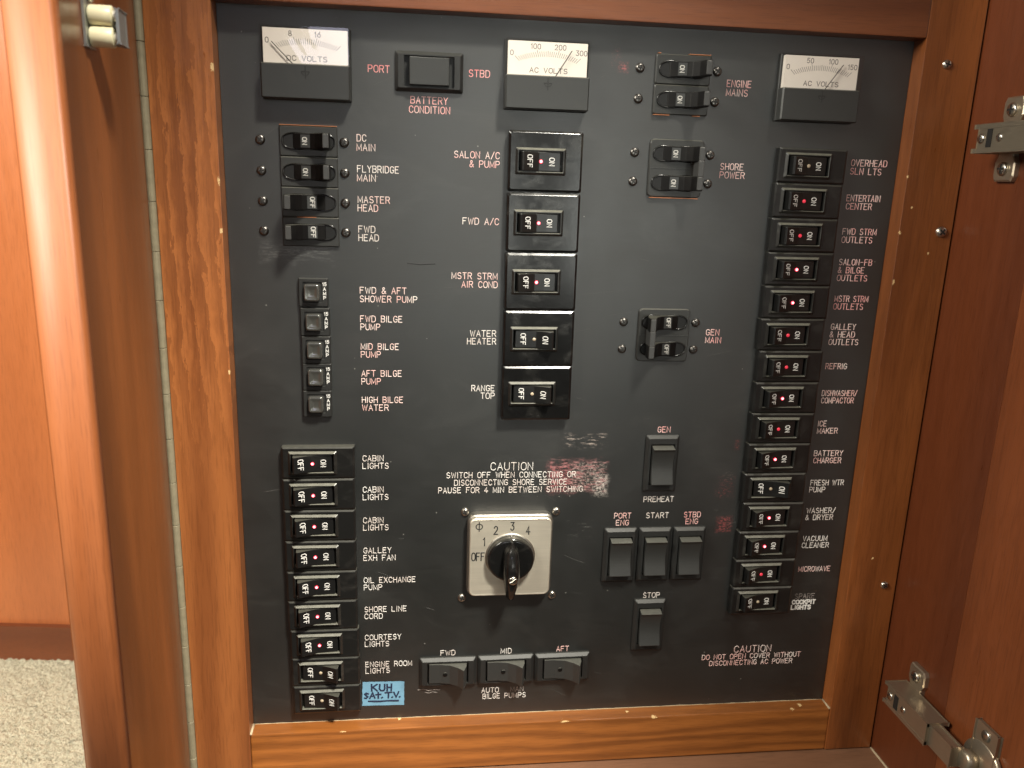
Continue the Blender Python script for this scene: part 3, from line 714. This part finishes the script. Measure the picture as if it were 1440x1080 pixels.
# ------------------------------------------------------------------ breakers with rockers
def rocker_breaker(name, label, cat, x, z, hx, hz, on, led, group, d=5., shift=0., glossy=False):
    t = thing(name, label, cat, V(x, z, 0), group)
    P = M_['plate'] if glossy else M_['plate2']
    cx = -3.0+shift; wx, wz = 13.2, 6.6
    mb = MB(); r = 1.0 if glossy else .5; b = 1.0 if glossy else .85
    # bevelled face plate with a well cut through it for the rocker
    mb.rings([(0, 0, hx, hz, 0, r), (0, 0, hx, hz, d-b*.75, r), (0, 0, hx-b, hz-b, d-b*.1, r), (0, 0, hx-b*1.2, hz-b*1.2, d, r),
              (cx, 0, wx-.3, wz-.3, d, .5), (cx, 0, wx-.3, wz-.3, d-2.6, .5)], cap0=False, cap1=True)
    mb.build('face_plate', P, t)
    mb = MB()                                               # raised rim round the rocker
    mb.rings([(cx, 0, wx+.4, wz+.4, d-.2, .6), (cx, 0, wx+.4, wz+.4, d+.15, .6), (cx, 0, wx-.75, wz-.75, d+1.25, .5), (cx, 0, wx-1.05, wz-1.05, d+1.25, .4),
              (cx, 0, wx-1.3, wz-1.3, d+1.0, .4), (cx, 0, wx-1.3, wz-1.3, d-2.0, .3)], cap1=False)
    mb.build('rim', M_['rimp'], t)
    # rocker: one end stands out of the well, the other dips into it
    sg = 1 if on else -1
    prof = [(-11.4, d-2.4), (-10.5, d+4.6), (-9.6, d+5.1), (-5.6, d+3.1), (-1.2, d+1.2), (4.5, d+.6), (10.6, d+.2), (11.2, d-2.4)]
    poly = [(cx+sg*a, q) for a, q in prof]
    rk = MB().prism(poly, -4.9, 4.9, 'z', .3).build('rocker', M_['rocker'], t)
    def surf(xx):
        u = sg*(xx-cx)
        for (a, p), (b_, q) in zip(prof, prof[1:]):
            if a <= u <= b_: return p+(q-p)*(u-a)/(b_-a)
        return d
    for s_, xo in (('OFF', -6.2), ('ON', 6.0)):
        m = MB()
        fn = lambda X_, Z_, h_: V(X_, Z_, surf(X_)+h_+.03)
        write_mid(m, s_, cx+xo, 0, 2.7, kx=.40, vertical=True, gap=1.9, w=.205, h=.14, fn=fn)
        m.build('lettering', M_['bold'], rk, label='white letters '+s_)
    m = MB(); c0 = surf(cx)
    m.lathe([(1.0, c0-.6), (1.0, c0+.2), (.72, c0+.5), (.35, c0+.65)], cx, 0, 20)
    lo = m.build('indicator_lamp', [M_[led], M_['led_core']] if led == 'led_on' else M_[led], rk, label={'led_on': 'glowing red indicator', 'led_dim': 'faint red indicator', 'led_off': 'unlit pale indicator'}[led])
    if led == 'led_on':
        for p in lo.data.polygons[40:]: p.material_index = 1
    t.rotation_euler.y = random.uniform(-.006, .006)
    return t

for zc, nm, on, led in ((135.2, 'SALON A/C & PUMP', 1, 'led_on'), (103.0, 'FWD A/C', 1, 'led_on'), (70.9, 'MSTR STRM AIR COND', 1, 'led_on'), (38.9, 'WATER HEATER', 0, 'led_off'), (7.2, 'RANGE TOP', 0, 'led_off')):
    rocker_breaker('circuit_breaker', 'large glossy black breaker beside the %s lettering, %s' % (nm, 'red lamp lit' if on else 'switched off'), 'circuit breaker', -17.7, zc, 20.0, 15.75, on, led, 'large breakers in the middle column', d=6, shift=.3, glossy=True)
left = [('uppermost of the three CABIN LIGHTS', 1, 'led_on'), ('middle one of the three CABIN LIGHTS', 1, 'led_on'), ('lowest of the three CABIN LIGHTS', 1, 'led_on'), ('GALLEY EXH FAN', 1, 'led_on'), ('OIL EXCHANGE PUMP', 1, 'led_on'),
        ('SHORE LINE CORD', 1, 'led_on'), ('COURTESY LIGHTS', 1, 'led_on'), ('ENGINE ROOM LIGHTS', 0, 'led_off'), ('', 0, 'led_off')]
stag = [0, -.1, 0, .1, .3, .3, 1.0, 1.2, 1.5]
for i, (nm, on, led) in enumerate(left):
    zc = -24.5-19.2*(i+.5)+(0 if i < 7 else .4)
    lb = ('black breaker beside the %s lettering, %s' % (nm, 'red lamp lit' if on else 'rocker raised at ON end')) if nm else 'bottom black breaker beside the blue tape note, lamp unlit'
    rocker_breaker('circuit_breaker', lb, 'circuit breaker', -141.3+stag[i], zc, 20.3, 9.45, on, led, 'breakers in the left column')
rnames = [('OVERHEAD SLN LTS', 'led_off'), ('ENTERTAIN CENTER', 'led_dim'), ('FWD STRM OUTLETS', 'led_dim'), ('SALON-FB & BILGE OUTLETS', 'led_on'), ('MSTR STRM OUTLETS', 'led_on'), ('GALLEY & HEAD OUTLETS', 'led_dim'), ('REFRIG', 'led_dim'),
          ('DISHWASHER/COMPACTOR', 'led_on'), ('ICE MAKER', 'led_dim'), ('BATTERY CHARGER', 'led_on'), ('FRESH WTR PUMP', 'led_off'), ('WASHER & DRYER', 'led_on'), ('VACUUM CLEANER', 'led_on'), ('MICROWAVE', 'led_dim'), ('SPARE COCKPIT LIGHTS', 'led_off')]
rst = [.4, 0, 0, .2, .1, -.4, .9, .6, .4, .4, -.1, .9, .1, 0, -.1]
for i, (nm, led) in enumerate(rnames):
    zc = 147.414-19.05*(i+.5)
    on = nm != 'FRESH WTR PUMP'
    rocker_breaker('circuit_breaker', 'black breaker beside the %s lettering, %s' % (nm, {'led_on': 'lamp bright red', 'led_dim': 'lamp faint red', 'led_off': 'lamp unlit'}[led]), 'circuit breaker', 132.0+rst[i], zc, 19.8, 9.4, on, led, 'breakers in the right column', shift=.3)

# ------------------------------------------------------------------ toggle breakers
def toggle_parts(t, on, zc=0., cx=0., reach=11.9):
    # slot lip with a waist, then the handle that leans to one side
    sg = 1 if on else -1
    lip = []
    for k in range(36):
        a = 2*PI*k/36; ca, sa = math.cos(a), math.sin(a)
        x = math.copysign(abs(ca)**.6, ca)*13.2; zz = math.copysign(abs(sa)**.75, sa)*(4.4-.9*math.exp(-(x/5.)**2)*1.0)
        lip.append(V(cx+x, zc+zz, 2.3))
    MB().tube(lip, .45, 6, True).build('slot_lip', M_['plate'], t)
    L = [[Vector((p.x*k_+cx*S*(1-k_), -q*S, p.z*k_+zc*S*(1-k_))) for p in lip] for k_, q in ((1.0, 2.15), (.93, 2.2))]
    MB().loft(L, False, True).build('slot_well', M_['pit'], t)
    prof = [(-8.0, 2.0), (-7.6, 2.6), (-3.8, 4.2), (1.2, 4.8), (3.8, 6.2), (6.6, 9.8), (8.4, 14.2), (reach-.6, 14.4), (reach, 13.6), (reach-.3, 8.0), (9.6, 2.2)]
    poly = [(cx+sg*a, q) for a, q in prof]
    h = MB().prism(poly, zc-3.9, zc+3.9, 'z', .45).build('handle', M_['toggle'], t)
    m = MB(); m.block(cx+sg*10.0, zc, 1.55, 3.5, 13.4, 14.75, .5, .35); m.build('lit_end', M_['lit_end'], h)  # thin slab added as the lever end's bright stripe
    # grey flag carrying the word
    x0, x1 = (-3.7, 1.1)
    m = MB(); q0, q1 = 4.24, 4.83
    pts = [V(cx+sg*a, zc+b, q) for a, b, q in ((x0, -3.2, q0+.06), (x1, -3.2, q1+.06), (x1, 3.2, q1+.06), (x0, 3.2, q0+.06))]
    m.add(pts, [[0, 1, 2, 3]]); m.build('flag', M_['greyp'], h)
    m = MB(); fn = lambda X_, Z_, h_: V(X_, Z_, q0+(q1-q0)*(sg*(X_-cx)-x0)/(x1-x0)+.12+h_)
    write_mid(m, 'ON' if on else 'OFF', cx+sg*(-1.6), zc, 2.2, kx=.36, vertical=True, gap=1.5, w=.24, h=.1, fn=fn)
    m.build('lettering', M_['greyprint'], h, label='white letters '+('ON' if on else 'OFF'))
def toggle_plate(t, hx, hz, r=1.5, rows=1):
    mb = MB(); mb.rings([(0, 0, hx, hz, 0, r), (0, 0, hx, hz, 1.3, r), (0, 0, hx-.5, hz-.5, 1.9, r)])
    mb.build('face_plate', M_['tplate'], t)
for (zc, nm, on, sfx) in ((141.3, 'DC MAIN', 1, 'topmost'), (125.8, 'FLYBRIDGE MAIN', 1, 'second'), (110.4, 'MASTER HEAD', 0, 'third'), (95.0, 'FWD HEAD', 0, 'lowest')):
    t = thing('toggle_breaker', 'black toggle breaker beside %s lettering, handle thrown %s' % (nm, 'right to ON' if on else 'left to OFF'), 'toggle breaker', V(-142.0, zc, 0), 'toggle breakers in the left column')
    toggle_plate(t, 14.8, 7.65, .4); toggle_parts(t, on)
for (zc, nm) in ((185.2, 'upper'), (169.8, 'lower')):
    t = thing('toggle_breaker', '%s black toggle breaker of the ENGINE MAINS pair, handle right' % nm, 'toggle breaker', V(55.4, zc, 0), 'toggle breakers beside ENGINE MAINS')
    toggle_plate(t, 15.2, 7.65, 1.0); toggle_parts(t, 1)
def tied(nm, label, x, z, on):
    t = thing('double_toggle_breaker', label, 'toggle breaker', V(x, z, 0))
    mb = MB(); mb.rings([(0, 0, 15.2, 15.4, 0, 2.2), (0, 0, 15.2, 15.4, 1.3, 2.2), (0, 0, 14.7, 14.9, 1.9, 2.0)]); mb.build('face_plate', M_['tplate'], t)
    mb = MB(); mb.box(-14.9, 14.9, -.2, .2, 1.8, 2.15, .05); mb.build('seam', M_['greyp'], t)
    for zz in (7.75, -7.75): toggle_parts(t, on, zz)
    sg = 1 if on else -1
    mb = MB(); mb.block(sg*10.0, 0, 1.6, 4.3, 6.5, 14.7, .4, .35); mb.build('tie_bar', M_['lit_end'], t)
tied('shore', 'paired toggle breaker beside SHORE POWER lettering, tied handles thrown right', 55.4, 134.1, 1)
tied('gen', 'paired toggle breaker beside GEN MAIN lettering, tied handles thrown left', 55.6, 41.0, 0)
mb = MB()
for (x0, x1, zz) in ((-156.6, -127.4, 149.2), (-149, -139, 102.6), (40.6, 49.5, 161.9), (62.5, 66.5, 161.9), (41.6, 69.2, 118.3), (58, 70, 193.1), (41.0, 42.6, 193.1)):
    mb.box(x0, x1, zz-.2, zz+.2, .0, 2.0, .08)
mb.build('cutout_edge', M_['copper'], pn, label='bare copper coloured edges of the toggle cutouts')

# ------------------------------------------------------------------ push-button breakers
def push(z, x, nm):
    t = thing('push_button_breaker', 'small square push-button breaker marked 15 AMP beside %s lettering' % nm, 'push-button breaker', V(x, z, 0), 'push-button breakers above the left column')
    mb = MB(); mb.rings([(0, 0, 7.9, 7.75, 0, .5), (0, 0, 7.9, 7.75, 2.3, .5), (0, 0, 7.4, 7.25, 2.9, .4), (-.4, .2, 5.2, 5.6, 2.9, .8), (-.4, .2, 5.0, 5.4, 2.2, .8)])
    mb.build('face_plate', M_['matt'], t)
    mb = MB(); mb.rings([(-.6, .2, 4.1, 4.6, 2.0, 1.2), (-.6, .2, 4.1, 4.6, 5.2, 1.2), (-.6, .2, 3.8, 4.3, 5.8, 1.2), (-.6, .2, 3.2, 3.7, 6.0, 1.0), (-.6, .2, 2.4, 2.8, 5.5, .8), (-.6, .2, 1.0, 1.2, 5.2, .4)], seg=4, smooth=True)
    mb.build('button', M_['button'], t)
    mb = MB()
    write_mid(mb, '15', 6.0, 4.6, 1.7, kx=.26, w=.17, d=2.9)
    for ch, zz in (('A', 2.0), ('M', -.4), ('P', -2.8)): write_mid(mb, ch, 6.0, zz, 1.6, kx=.30, w=.19, d=2.9)
    mb.build('lettering', M_['bold'], t, label='white characters 15 AMP')
for zc, xx, nm in ((62.7, -141.6, 'FWD & AFT SHOWER PUMP'), (46.5, -141.1, 'FWD BILGE PUMP'), (30.9, -140.9, 'MID BILGE PUMP'), (15.6, -140.8, 'AFT BILGE PUMP'), (.1, -141.0, 'HIGH BILGE WATER')):
    push(zc, xx, nm)

# ------------------------------------------------------------------ rocker switches
def bezel(t, hx, hz, wx, wz):
    mb = MB()
    mb.rings([(0, 0, hx, hz, 0, .8), (0, 0, hx, hz, 1.2, .8), (0, 0, hx-1.7, hz-1.7, 3.0, .6), (0, 0, wx+.4, wz+.4, 3.0, .5), (0, 0, wx+.4, wz+.4, .4, .4)])
    mb.build('bezel', M_['matt'], t)
def vswitch(x, z, label):
    t = thing('rocker_switch', label, 'rocker switch', V(x, z, 0), 'upright rocker switches')
    bezel(t, 10.2, 17.9, 6.9, 12.4)
    prof = [(-11.9, .6), (-11.9, 6.6)] + [(-11.4+22.6*k/12., 6.9-2.3*math.sin(PI*k/12.)) for k in range(13)] + [(12.1, .6)]
    prof[14] = (10.6, 7.2)
    MB().prism(prof, -6.6, 6.6, 'x', .45).build('rocker', M_['greyp'], t)
vswitch(60.4, -37.5, 'upright black rocker switch under the GEN lettering, above PREHEAT')
vswitch(38.5, -96.9, 'upright black rocker switch below PORT ENG lettering')
vswitch(60.4, -96.9, 'upright black rocker switch below START lettering, middle of three')
vswitch(82.2, -96.9, 'upright black rocker switch below STBD ENG lettering')
vswitch(60.6, -145.5, 'lone upright black rocker switch below STOP lettering')
def hswitch(x, z, label, rot=0.):
    t = thing('rocker_switch', label, 'rocker switch', V(x, z, 0), 'sideways bilge pump rocker switches', rot)
    bezel(t, 17.6, 9.9, 12.4, 6.9)
    prof = [(-11.9, .6), (-11.7, 3.4), (-5, 3.5), (1.0, 4.6), (6.0, 7.6), (9.4, 11.2), (11.3, 6.0), (11.9, .6)]
    rk = MB().prism(prof, -6.6, 6.6, 'z', .3).build('rocker', M_['greyp'], t)
    m = MB(); m.lathe([(1.5, 3.6), (1.5, 4.25), (1.1, 4.45), (.5, 4.5)], -1.6, 0, 18); m.build('indicator_lamp', M_['toggle'], rk)
hswitch(-66.0, -173.7, 'sideways black rocker switch below FWD lettering', 0)
hswitch(-29.7, -173.4, 'sideways black rocker switch below MID lettering, middle of three', -.01)
hswitch(6.3, -173.3, 'sideways black rocker switch below AFT lettering', -.012)
t = thing('rocker_switch', 'wide black rocker switch between PORT and STBD lettering', 'rocker switch', V(-79.8, 178.0, 0))
bezel(t, 17.6, 9.9, 12.6, 7.2)
prof = [(-10.4, .6), (-10.2, 5.0)] + [(-10.0+20*k/10., 5.6-.5*math.sin(PI*k/10.)) for k in range(11)] + [(10.2, 5.0), (10.4, .6)]
MB().prism(prof, -6.7, 6.7, 'z', .5).build('rocker', M_['greyp'], t)

# ------------------------------------------------------------------ rotary switch
t = thing('rotary_switch', 'square steel rotary switch with black knob pointing up to 3', 'rotary switch', V(-30, -93.7, 0))
mb = MB(); mb.rings([(0, .4, 25.6, 26.2, 0, 5), (0, .4, 25.6, 26.2, 5.2, 5), (0, .3, 25.0, 25.6, 6.0, 4.6)], seg=6); mb.build('backing', M_['rimsteel'], t)
mb = MB(); mb.rings([(0, 0, 24.4, 25.0, 5.9, 3.6), (0, 0, 24.4, 25.0, 7.2, 3.6), (0, 0, 23.9, 24.5, 7.7, 3.4), (0, 0, 23.0, 23.6, 7.55, 3.0)], seg=6)
pl = mb.build('face_plate', M_['steel'], t)
mb = MB()
kw = dict(w=.36, h=.08, d=7.56)
for s_, x, z in (('2', -9.0, 17.6), ('3', .8, 20.0), ('4', 10.3, 17.3), ('1', -15.9, 10.4)): write_mid(mb, s_, x, z, 5.0, kx=.52, **kw)
write_mid(mb, 'OFF', -19.2, .8, 5.0, kx=.50, gap=1.6, **kw)
mb.ribbon([(-18.9, 17.2), (-18.9, 22.8)], .3, .08, 7.56)
mb.ribbon([(-18.9+1.9*math.cos(2*PI*k/24), 20.0+1.7*math.sin(2*PI*k/24)) for k in range(25)], .3, .1, 7.56)
mb.build('lettering', M_['platenum'], pl, label='black characters OFF 1 2 3 4')
mb = MB(); mb.lathe([(15.0, 7.4), (15.0, 8.0), (13.9, 8.2)], 0, .6, 56, cap1=False); mb.build('skirt_ring', M_['rimsteel'], t)
mb = MB(); mb.lathe([(14.0, 7.4), (14.0, 11.5), (13.3, 12.8), (12.0, 13.2), (8, 13.0), (4, 13.0)], 0, .4, 56); kb = mb.build('knob', M_['plate'], t)
# lever: a waisted fin, pointed at the top, deepest along its spine
def fin(z):
    u = (z+22)/37.0
    return 2.6+2.5*math.sin(min(1, max(0, (u*.9)))*PI)**1.2 if u < .82 else max(.25, 4.0*(1-u)/.18*.9)
zs = [-22+37*k/26. for k in range(27)]
loops = []
for z in zs:
    w = fin(z); u = (z+22)/37.; top = 15.5+8.0*math.sin(PI*min(1, .15+u*.8)) if u < .9 else 15.5+8.0*math.sin(PI*.87)*(1-(u-.9)/.13*.5)
    base = 8.8
    loops.append([V(-w, z, base), V(-w*.98, z, top-4.5), V(-w*.62, z, top-1.2), V(-w*.3, z, top), V(w*.3, z, top), V(w*.62, z, top-1.2), V(w*.98, z, top-4.5), V(w, z, base)])
mb = MB(); mb.loft(loops, True, True, True); lv = mb.build('lever', M_['plate'], kb)
mb = MB(); mb.lathe([(2.6, 21.0), (2.6, 23.6), (2.2, 24.1), (1.0, 24.2)], .2, -7.2, 24)
mb.ribbon([(-1.2, -8.2), (1.6, -6.2)], .4, .1, 24.16); mb.build('screw', M_['nickel'], kb)

# ------------------------------------------------------------------ meters
def meter(x, z, label, marks, word, needle, nm, kx=1.0):
    t = thing('panel_meter', label, 'meter', V(x, z, 0), 'meters along the top of the panel')
    hw, hh, dp = 22.0, 17.2, 9.0
    sp = -.5                                                   # height of the split between window and cover
    MB().rings([(0, 0, hw+.2, hh+.3, 0, .5), (0, 0, hw+.2, hh+.3, 2.2, .5), (0, 0, hw-.2, hh, 2.6, .5)], cap0=True).build('base', M_['matt'], t)
    MB().rings([(0, (sp-hh)/2, hw, (hh+sp)/2, 2.4, .4), (0, (sp-hh)/2, hw, (hh+sp)/2, dp-.8, .4), (0, (sp-hh)/2, hw-.7, (hh+sp)/2-.5, dp, .4)]).build('cover', M_['greyp'], t)
    m = MB()                                                  # small adjuster boss and its mark
    m.ribbon([(-1.6, -4.2), (1.6, -4.2)], .3, .1, dp); m.ribbon([(0, -1.8), (0, -7.5)], .3, .12, dp)
    m.ribbon([(1.9*math.cos(a), -4.2+1.7*math.sin(a)) for a in [PI+PI*k/8 for k in range(9)]], .22, .1, dp); m.build('adjuster', M_['matt'], t)
    fd = 5.4
    dial = MB().box(-hw+1.2, hw-1.2, sp+.1, hh-.9, 2.6, fd).build('dial', M_['face'], t)
    m = MB(); n = 31
    def arcp(u, q):                       # flat arc of radius 45, ticks aimed at a pivot below the window
        x = -16.6+33.2*u; z = 11.6-(45-math.sqrt(45*45-x*x))*1.05
        v = Vector((x, z+8)).normalized(); return (x+v.x*q, z+v.y*q)
    for k in range(n):
        u = k/(n-1.); L_ = .9 if k % 10 == 0 else (.3 if k % 5 == 0 else 0)
        a, b = arcp(u, -2.4), arcp(u, L_)
        m.ribbon([a, b], .13, .03+.01*(k % 2), fd)
    m.build('scale_marks', M_['dialink'], dial)
    m = MB()
    for s_, px, pz in marks: write_mid(m, s_, px, pz, 2.4, kx=.38, w=.2, h=.03, d=fd)
    write_mid(m, word, .6, 2.4, 2.3, kx=.46, w=.21, h=.03, d=fd)
    m.build('lettering', M_['dialink'], dial, label='dial lettering '+word)
    (nx0, nz0), (nx1, nz1) = needle
    m = MB(); m.tube([V(nx0, nz0, fd+1.2), V(nx1, nz1, fd+1.2)], .22, 6); m.build('needle', M_['needle'], t)
    # clear window: front pane and its bright edges
    MB().rings([(0, (sp+hh)/2, hw, (hh-sp)/2, 2.8, .4), (0, (sp+hh)/2, hw, (hh-sp)/2, dp-.5, .4), (0, (sp+hh)/2, hw-.4, (hh-sp)/2-.2, dp, .4)]).build('window', M_['glass'], t)
meter(-141.7, 178.7, 'square DC VOLTS meter, needle resting at 0, window glare', (('0', -18.8, 10.4), ('8', -7.4, 13.9), ('16', 6.0, 13.9)), 'DC VOLTS', ((-16.4, 9.6), (-6.4, -.4)), 'dc')
meter(-18.6, 178.6, 'square AC VOLTS meter reading about 240 on a 300 scale', (('0', -18.9, 10.4), ('100', -6.6, 13.9), ('200', 6.4, 13.9), ('300', 17.6, 11.6)), 'AC VOLTS', ((12.4, 12.4), (4.2, -.4)), 'ac')
meter(131.0, 178.6, 'square AC VOLTS meter at right reading about 118 on a 150 scale', (('0', -19.0, 10.4), ('50', -6.8, 13.9), ('100', 6.2, 13.9), ('150', 17.4, 11.6)), 'AC VOLTS', ((11.6, 12.4), (2.6, -.4)), 'ac2')

# ------------------------------------------------------------------ tape note
t = thing('tape_note', 'blue tape label handwritten KUH SAT. T.V. beside the bottom left breaker', 'tape label', V(-105.9, -188.1, 0), None, .02)
mb = MB(); nx, nz = 16, 8; vs = []
for j in range(nz+1):
    for i in range(nx+1):
        e = (1 if i in (0, nx) else 0)*random.uniform(-.25, .25)
        x = -12.9+25.8*i/nx+e; z = -8.4+16.8*j/nz
        vs.append(V(x, z, .12+.10*math.sin(i*.9)*math.cos(j*.7)+(.5 if (i == nx and j > 5) else 0)))
b = len(vs); vs += [v+Vector((0, .0001, 0)) for v in vs]
fs = [[j*(nx+1)+i, j*(nx+1)+i+1, (j+1)*(nx+1)+i+1, (j+1)*(nx+1)+i] for j in range(nz) for i in range(nx)]
fs += [[q+b for q in f][::-1] for f in fs]
mb.add(vs, fs, True); mb.build('tape_strip', M_['tape'], t)
mb = MB(); hw_ = dict(w=.34, h=.12, d=.22)
hand = [[(-7.4, 6.6), (-7.2, 2.2)], [(-4.0, 6.7), (-7.1, 4.4)], [(-6.4, 4.6), (-3.9, 2.1)],
        [(-2.3, 6.5), (-2.5, 3.4), (-1.6, 2.2), (.2, 2.3), (.8, 3.4), (.7, 6.6)], [(2.2, 6.5), (2.3, 2.2)], [(4.9, 6.7), (4.8, 2.2)], [(2.3, 4.4), (4.8, 4.5)],
        [(-9.3, .1), (-10.6, .6), (-11.4, -.1), (-10.6, -1.1), (-9.6, -1.9), (-10.4, -3.0), (-11.6, -2.8)],
        [(-8.3, -3.0), (-6.7, .8), (-5.3, -2.9)], [(-7.7, -1.7), (-5.8, -1.6)], [(-3.2, 1.0), (-3.1, -3.0)], [(-4.6, -.6), (-1.6, -.4)], [(-.9, -2.9), (-.6, -2.6)],
        [(1.2, .7), (5.2, .9)], [(3.2, .8), (3.1, -2.8)], [(5.4, -2.7), (5.7, -2.5)], [(6.4, .8), (7.9, -2.7), (9.4, 1.1)], [(10.0, -2.6), (10.3, -2.4)],
        [(-9.0, -5.2), (-2, -5.4), (4, -5.1), (9.2, -5.2)]]
for i, st in enumerate(hand):
    mb.ribbon(st, .52 if i < len(hand)-1 else .6, .10+.012*(i % 3), .24)
mb.build('handwriting', M_['marker'], t)

# ------------------------------------------------------------------ roller catch on the left door
rc = thing('roller_catch', 'cream double roller catch screwed to the open left door', 'roller catch', dvec(0, 0, 0))
o0 = dvec(0, 0, 0)
def dl(s_, z, n): return dvec(s_, z, n)-o0
def dbox(mb, s0, s1, z0, z1, n0, n1, bev=.4):
    bm = bmesh.new(); bmesh.ops.create_cube(bm, size=1)
    for v in bm.verts: v.co = dl(s0+(v.co.y+.5)*(s1-s0), z0+(v.co.z+.5)*(z1-z0), n0+(v.co.x+.5)*(n1-n0))
    if bev: bmesh.ops.bevel(bm, geom=bm.edges[:], offset=bev*S, segments=2, affect='EDGES')
    bm.verts.index_update(); mb.add([v.co.copy() for v in bm.verts], [[v.index for v in f.verts] for f in bm.faces]); bm.free(); return mb
def dcyl(mb, s_, z, n0, n1, r, seg=28, bev=1.2):
    L = [[dl(s_+rr*math.cos(2*PI*k/seg), z+rr*math.sin(2*PI*k/seg), n) for k in range(seg)] for (rr, n) in ((r-bev, n0), (r-bev*.3, n0+bev*.3), (r, n0+bev), (r, n1-bev*.5), (r-bev*.4, n1))]
    return mb.loft(L, True, True, True)
cs, cz = 79., 178.
mb = MB(); dbox(mb, cs-5, cs+5, cz-8, cz+16, .2, 1.2); dbox(mb, cs-6.4, cs-5.2, cz-6.5, cz+6, .2, 13.4); dbox(mb, cs-6.4, cs+4.5, cz-6.5, cz+6, 12.2, 13.3); mb.build('bracket', M_['zinc'], rc)
for zz, nm in ((cz+3.9, 0), (cz-4.0, 1)):
    mb = MB(); dcyl(mb, cs, zz, 1.3, 10.2, 3.9, 28, 1.0); rl = mb.build('roller', M_['nylon'], rc)
    mb = MB(); dcyl(mb, cs, zz, 10.1, 11.9, 2.2, 20, .5); mb.build('roller_cap', M_['zincw'], rl)
mb = MB(); dcyl(mb, cs-1, cz+11.5, 1.1, 3.0, 2.9, 24, .9); mb.build('screw', M_['zincw'], rc)
mb = MB(); dbox(mb, cs-2.7, cs+.7, cz+11.1, cz+11.9, 2.9, 3.1, 0); dbox(mb, cs-1.4, cs-.6, cz+9.8, cz+13.2, 2.9, 3.12, 0); mb.build('dark_cross', M_['cross'], rc)

# ------------------------------------------------------------------ concealed hinges on the right
def wbox(mb, d0, d1, z0, z1, n0, n1, bev=.5, skew=0.):
    # box against the side panel: d along the wall, z up, n out from it to the left
    bm = bmesh.new(); bmesh.ops.create_cube(bm, size=1)
    for v in bm.verts:
        dd = d0+(v.co.y+.5)*(d1-d0)
        v.co = V(-(n0+(v.co.x+.5)*(n1-n0)), z0+(v.co.z+.5)*(z1-z0)+skew*(dd-d0), dd)
    if bev: bmesh.ops.bevel(bm, geom=bm.edges[:], offset=bev*S, segments=2, affect='EDGES')
    bm.verts.index_update(); mb.add([v.co.copy() for v in bm.verts], [[v.index for v in f.verts] for f in bm.faces]); bm.free(); return mb
def wcyl(mb, d, z, n0, n1, r, seg=24, bev=.6):
    L = [[V(-n, z+rr*math.sin(2*PI*k/seg), d+rr*math.cos(2*PI*k/seg)) for k in range(seg)] for (rr, n) in ((r, n0), (r, n1-bev), (r-bev, n1))]
    return mb.loft(L, True, True, True)
def hinge(z, label, tilt=0.):
    t = thing('concealed_hinge', label, 'hinge', V(218.6, z, 0), 'concealed hinges of the right door')
    # cross-shaped mounting plate with a wing above and below
    mb = MB()
    prof = [(-21, 5.2), (-21, 8.2), (-18.5, 10), (-12, 10), (-8.5, 7.5), (8.5, 7.5), (12, 10), (18.5, 10), (21, 8.2), (21, 5.2)]
    out = [(47+b*.75, a) for a, b in prof] + [(47-b*.75, a) for a, b in prof[::-1]]
    L = [[V(-n, a, d) for (d, a) in out] for n in (.1, 2.6, 3.2)]
    c = Vector((0, -.047, 0)); L[2] = [Vector((p.x, -.047+(p.y+.047)*.9, p.z*.96)) for p in L[2]]
    mb.loft(L, True, True); mb.build('mounting_plate', M_['hinge'], t)
    for zz in (14.6, -14.6):
        m = MB(); wcyl(m, 47, zz, 2.8, 4.8, 3.4); m.build('screw', M_['nickel'], t)
        m = MB(); wbox(m, 44.6, 49.4, zz-.5, zz+.5, 4.7, 4.95, 0); wbox(m, 46.5, 47.5, zz-2.4, zz+2.4, 4.7, 4.97, 0); m.build('dark_cross', M_['cross'], t)
    # arm: a channel standing off the plate
    mb = MB(); wbox(mb, 39, 80, 5.2, 6.8, 3.2, 16.6, .4); wbox(mb, 39, 80, -6.8, -5.2, 3.2, 16.6, .4); wbox(mb, 42, 80, -6.6, 6.6, 14.8, 16.4, .3); mb.build('arm', M_['hinge'], t)
    m = MB(); wcyl(m, 44.5, 0, 16.3, 17.2, 2.6); wcyl(m, 58, 0, 16.3, 17.0, 2.2); m.build('adjusting_screw', M_['nickel'], t)
    m = MB(); wbox(m, 49, 52.5, -4.4, 4.4, 16.2, 16.65, .1); m.build('slot', M_['cross'], t)
    # link and cup on the door
    mb = MB(); wbox(mb, 77, 99, -5.4, 5.4, 7.6, 14.4, .8); mb.build('link', M_['hinge'], t)
    mb = MB(); wcyl(mb, 108, 0, .9, 3.6, 15.0, 40, 1.0); wcyl(mb, 102, 0, 3, 9.5, 6, 24, 1.5); mb.build('cup', M_['hinge'], t)
    mb = MB(); wbox(mb, 100, 116, -24, 24, .9, 3.0, .7); mb.build('cup_flange', M_['hinge'], t)
    for zz in (19.5, -19.5):
        m = MB(); wcyl(m, 108, zz, 2.8, 4.0, 3.2); m.build('screw', M_['nickel'], t)
hinge(153.2, 'upper concealed hinge on the right side panel, near OVERHEAD SLN LTS', 0)
hinge(-173.5, 'lower concealed hinge at bottom right, arm reaching to the door', 0)
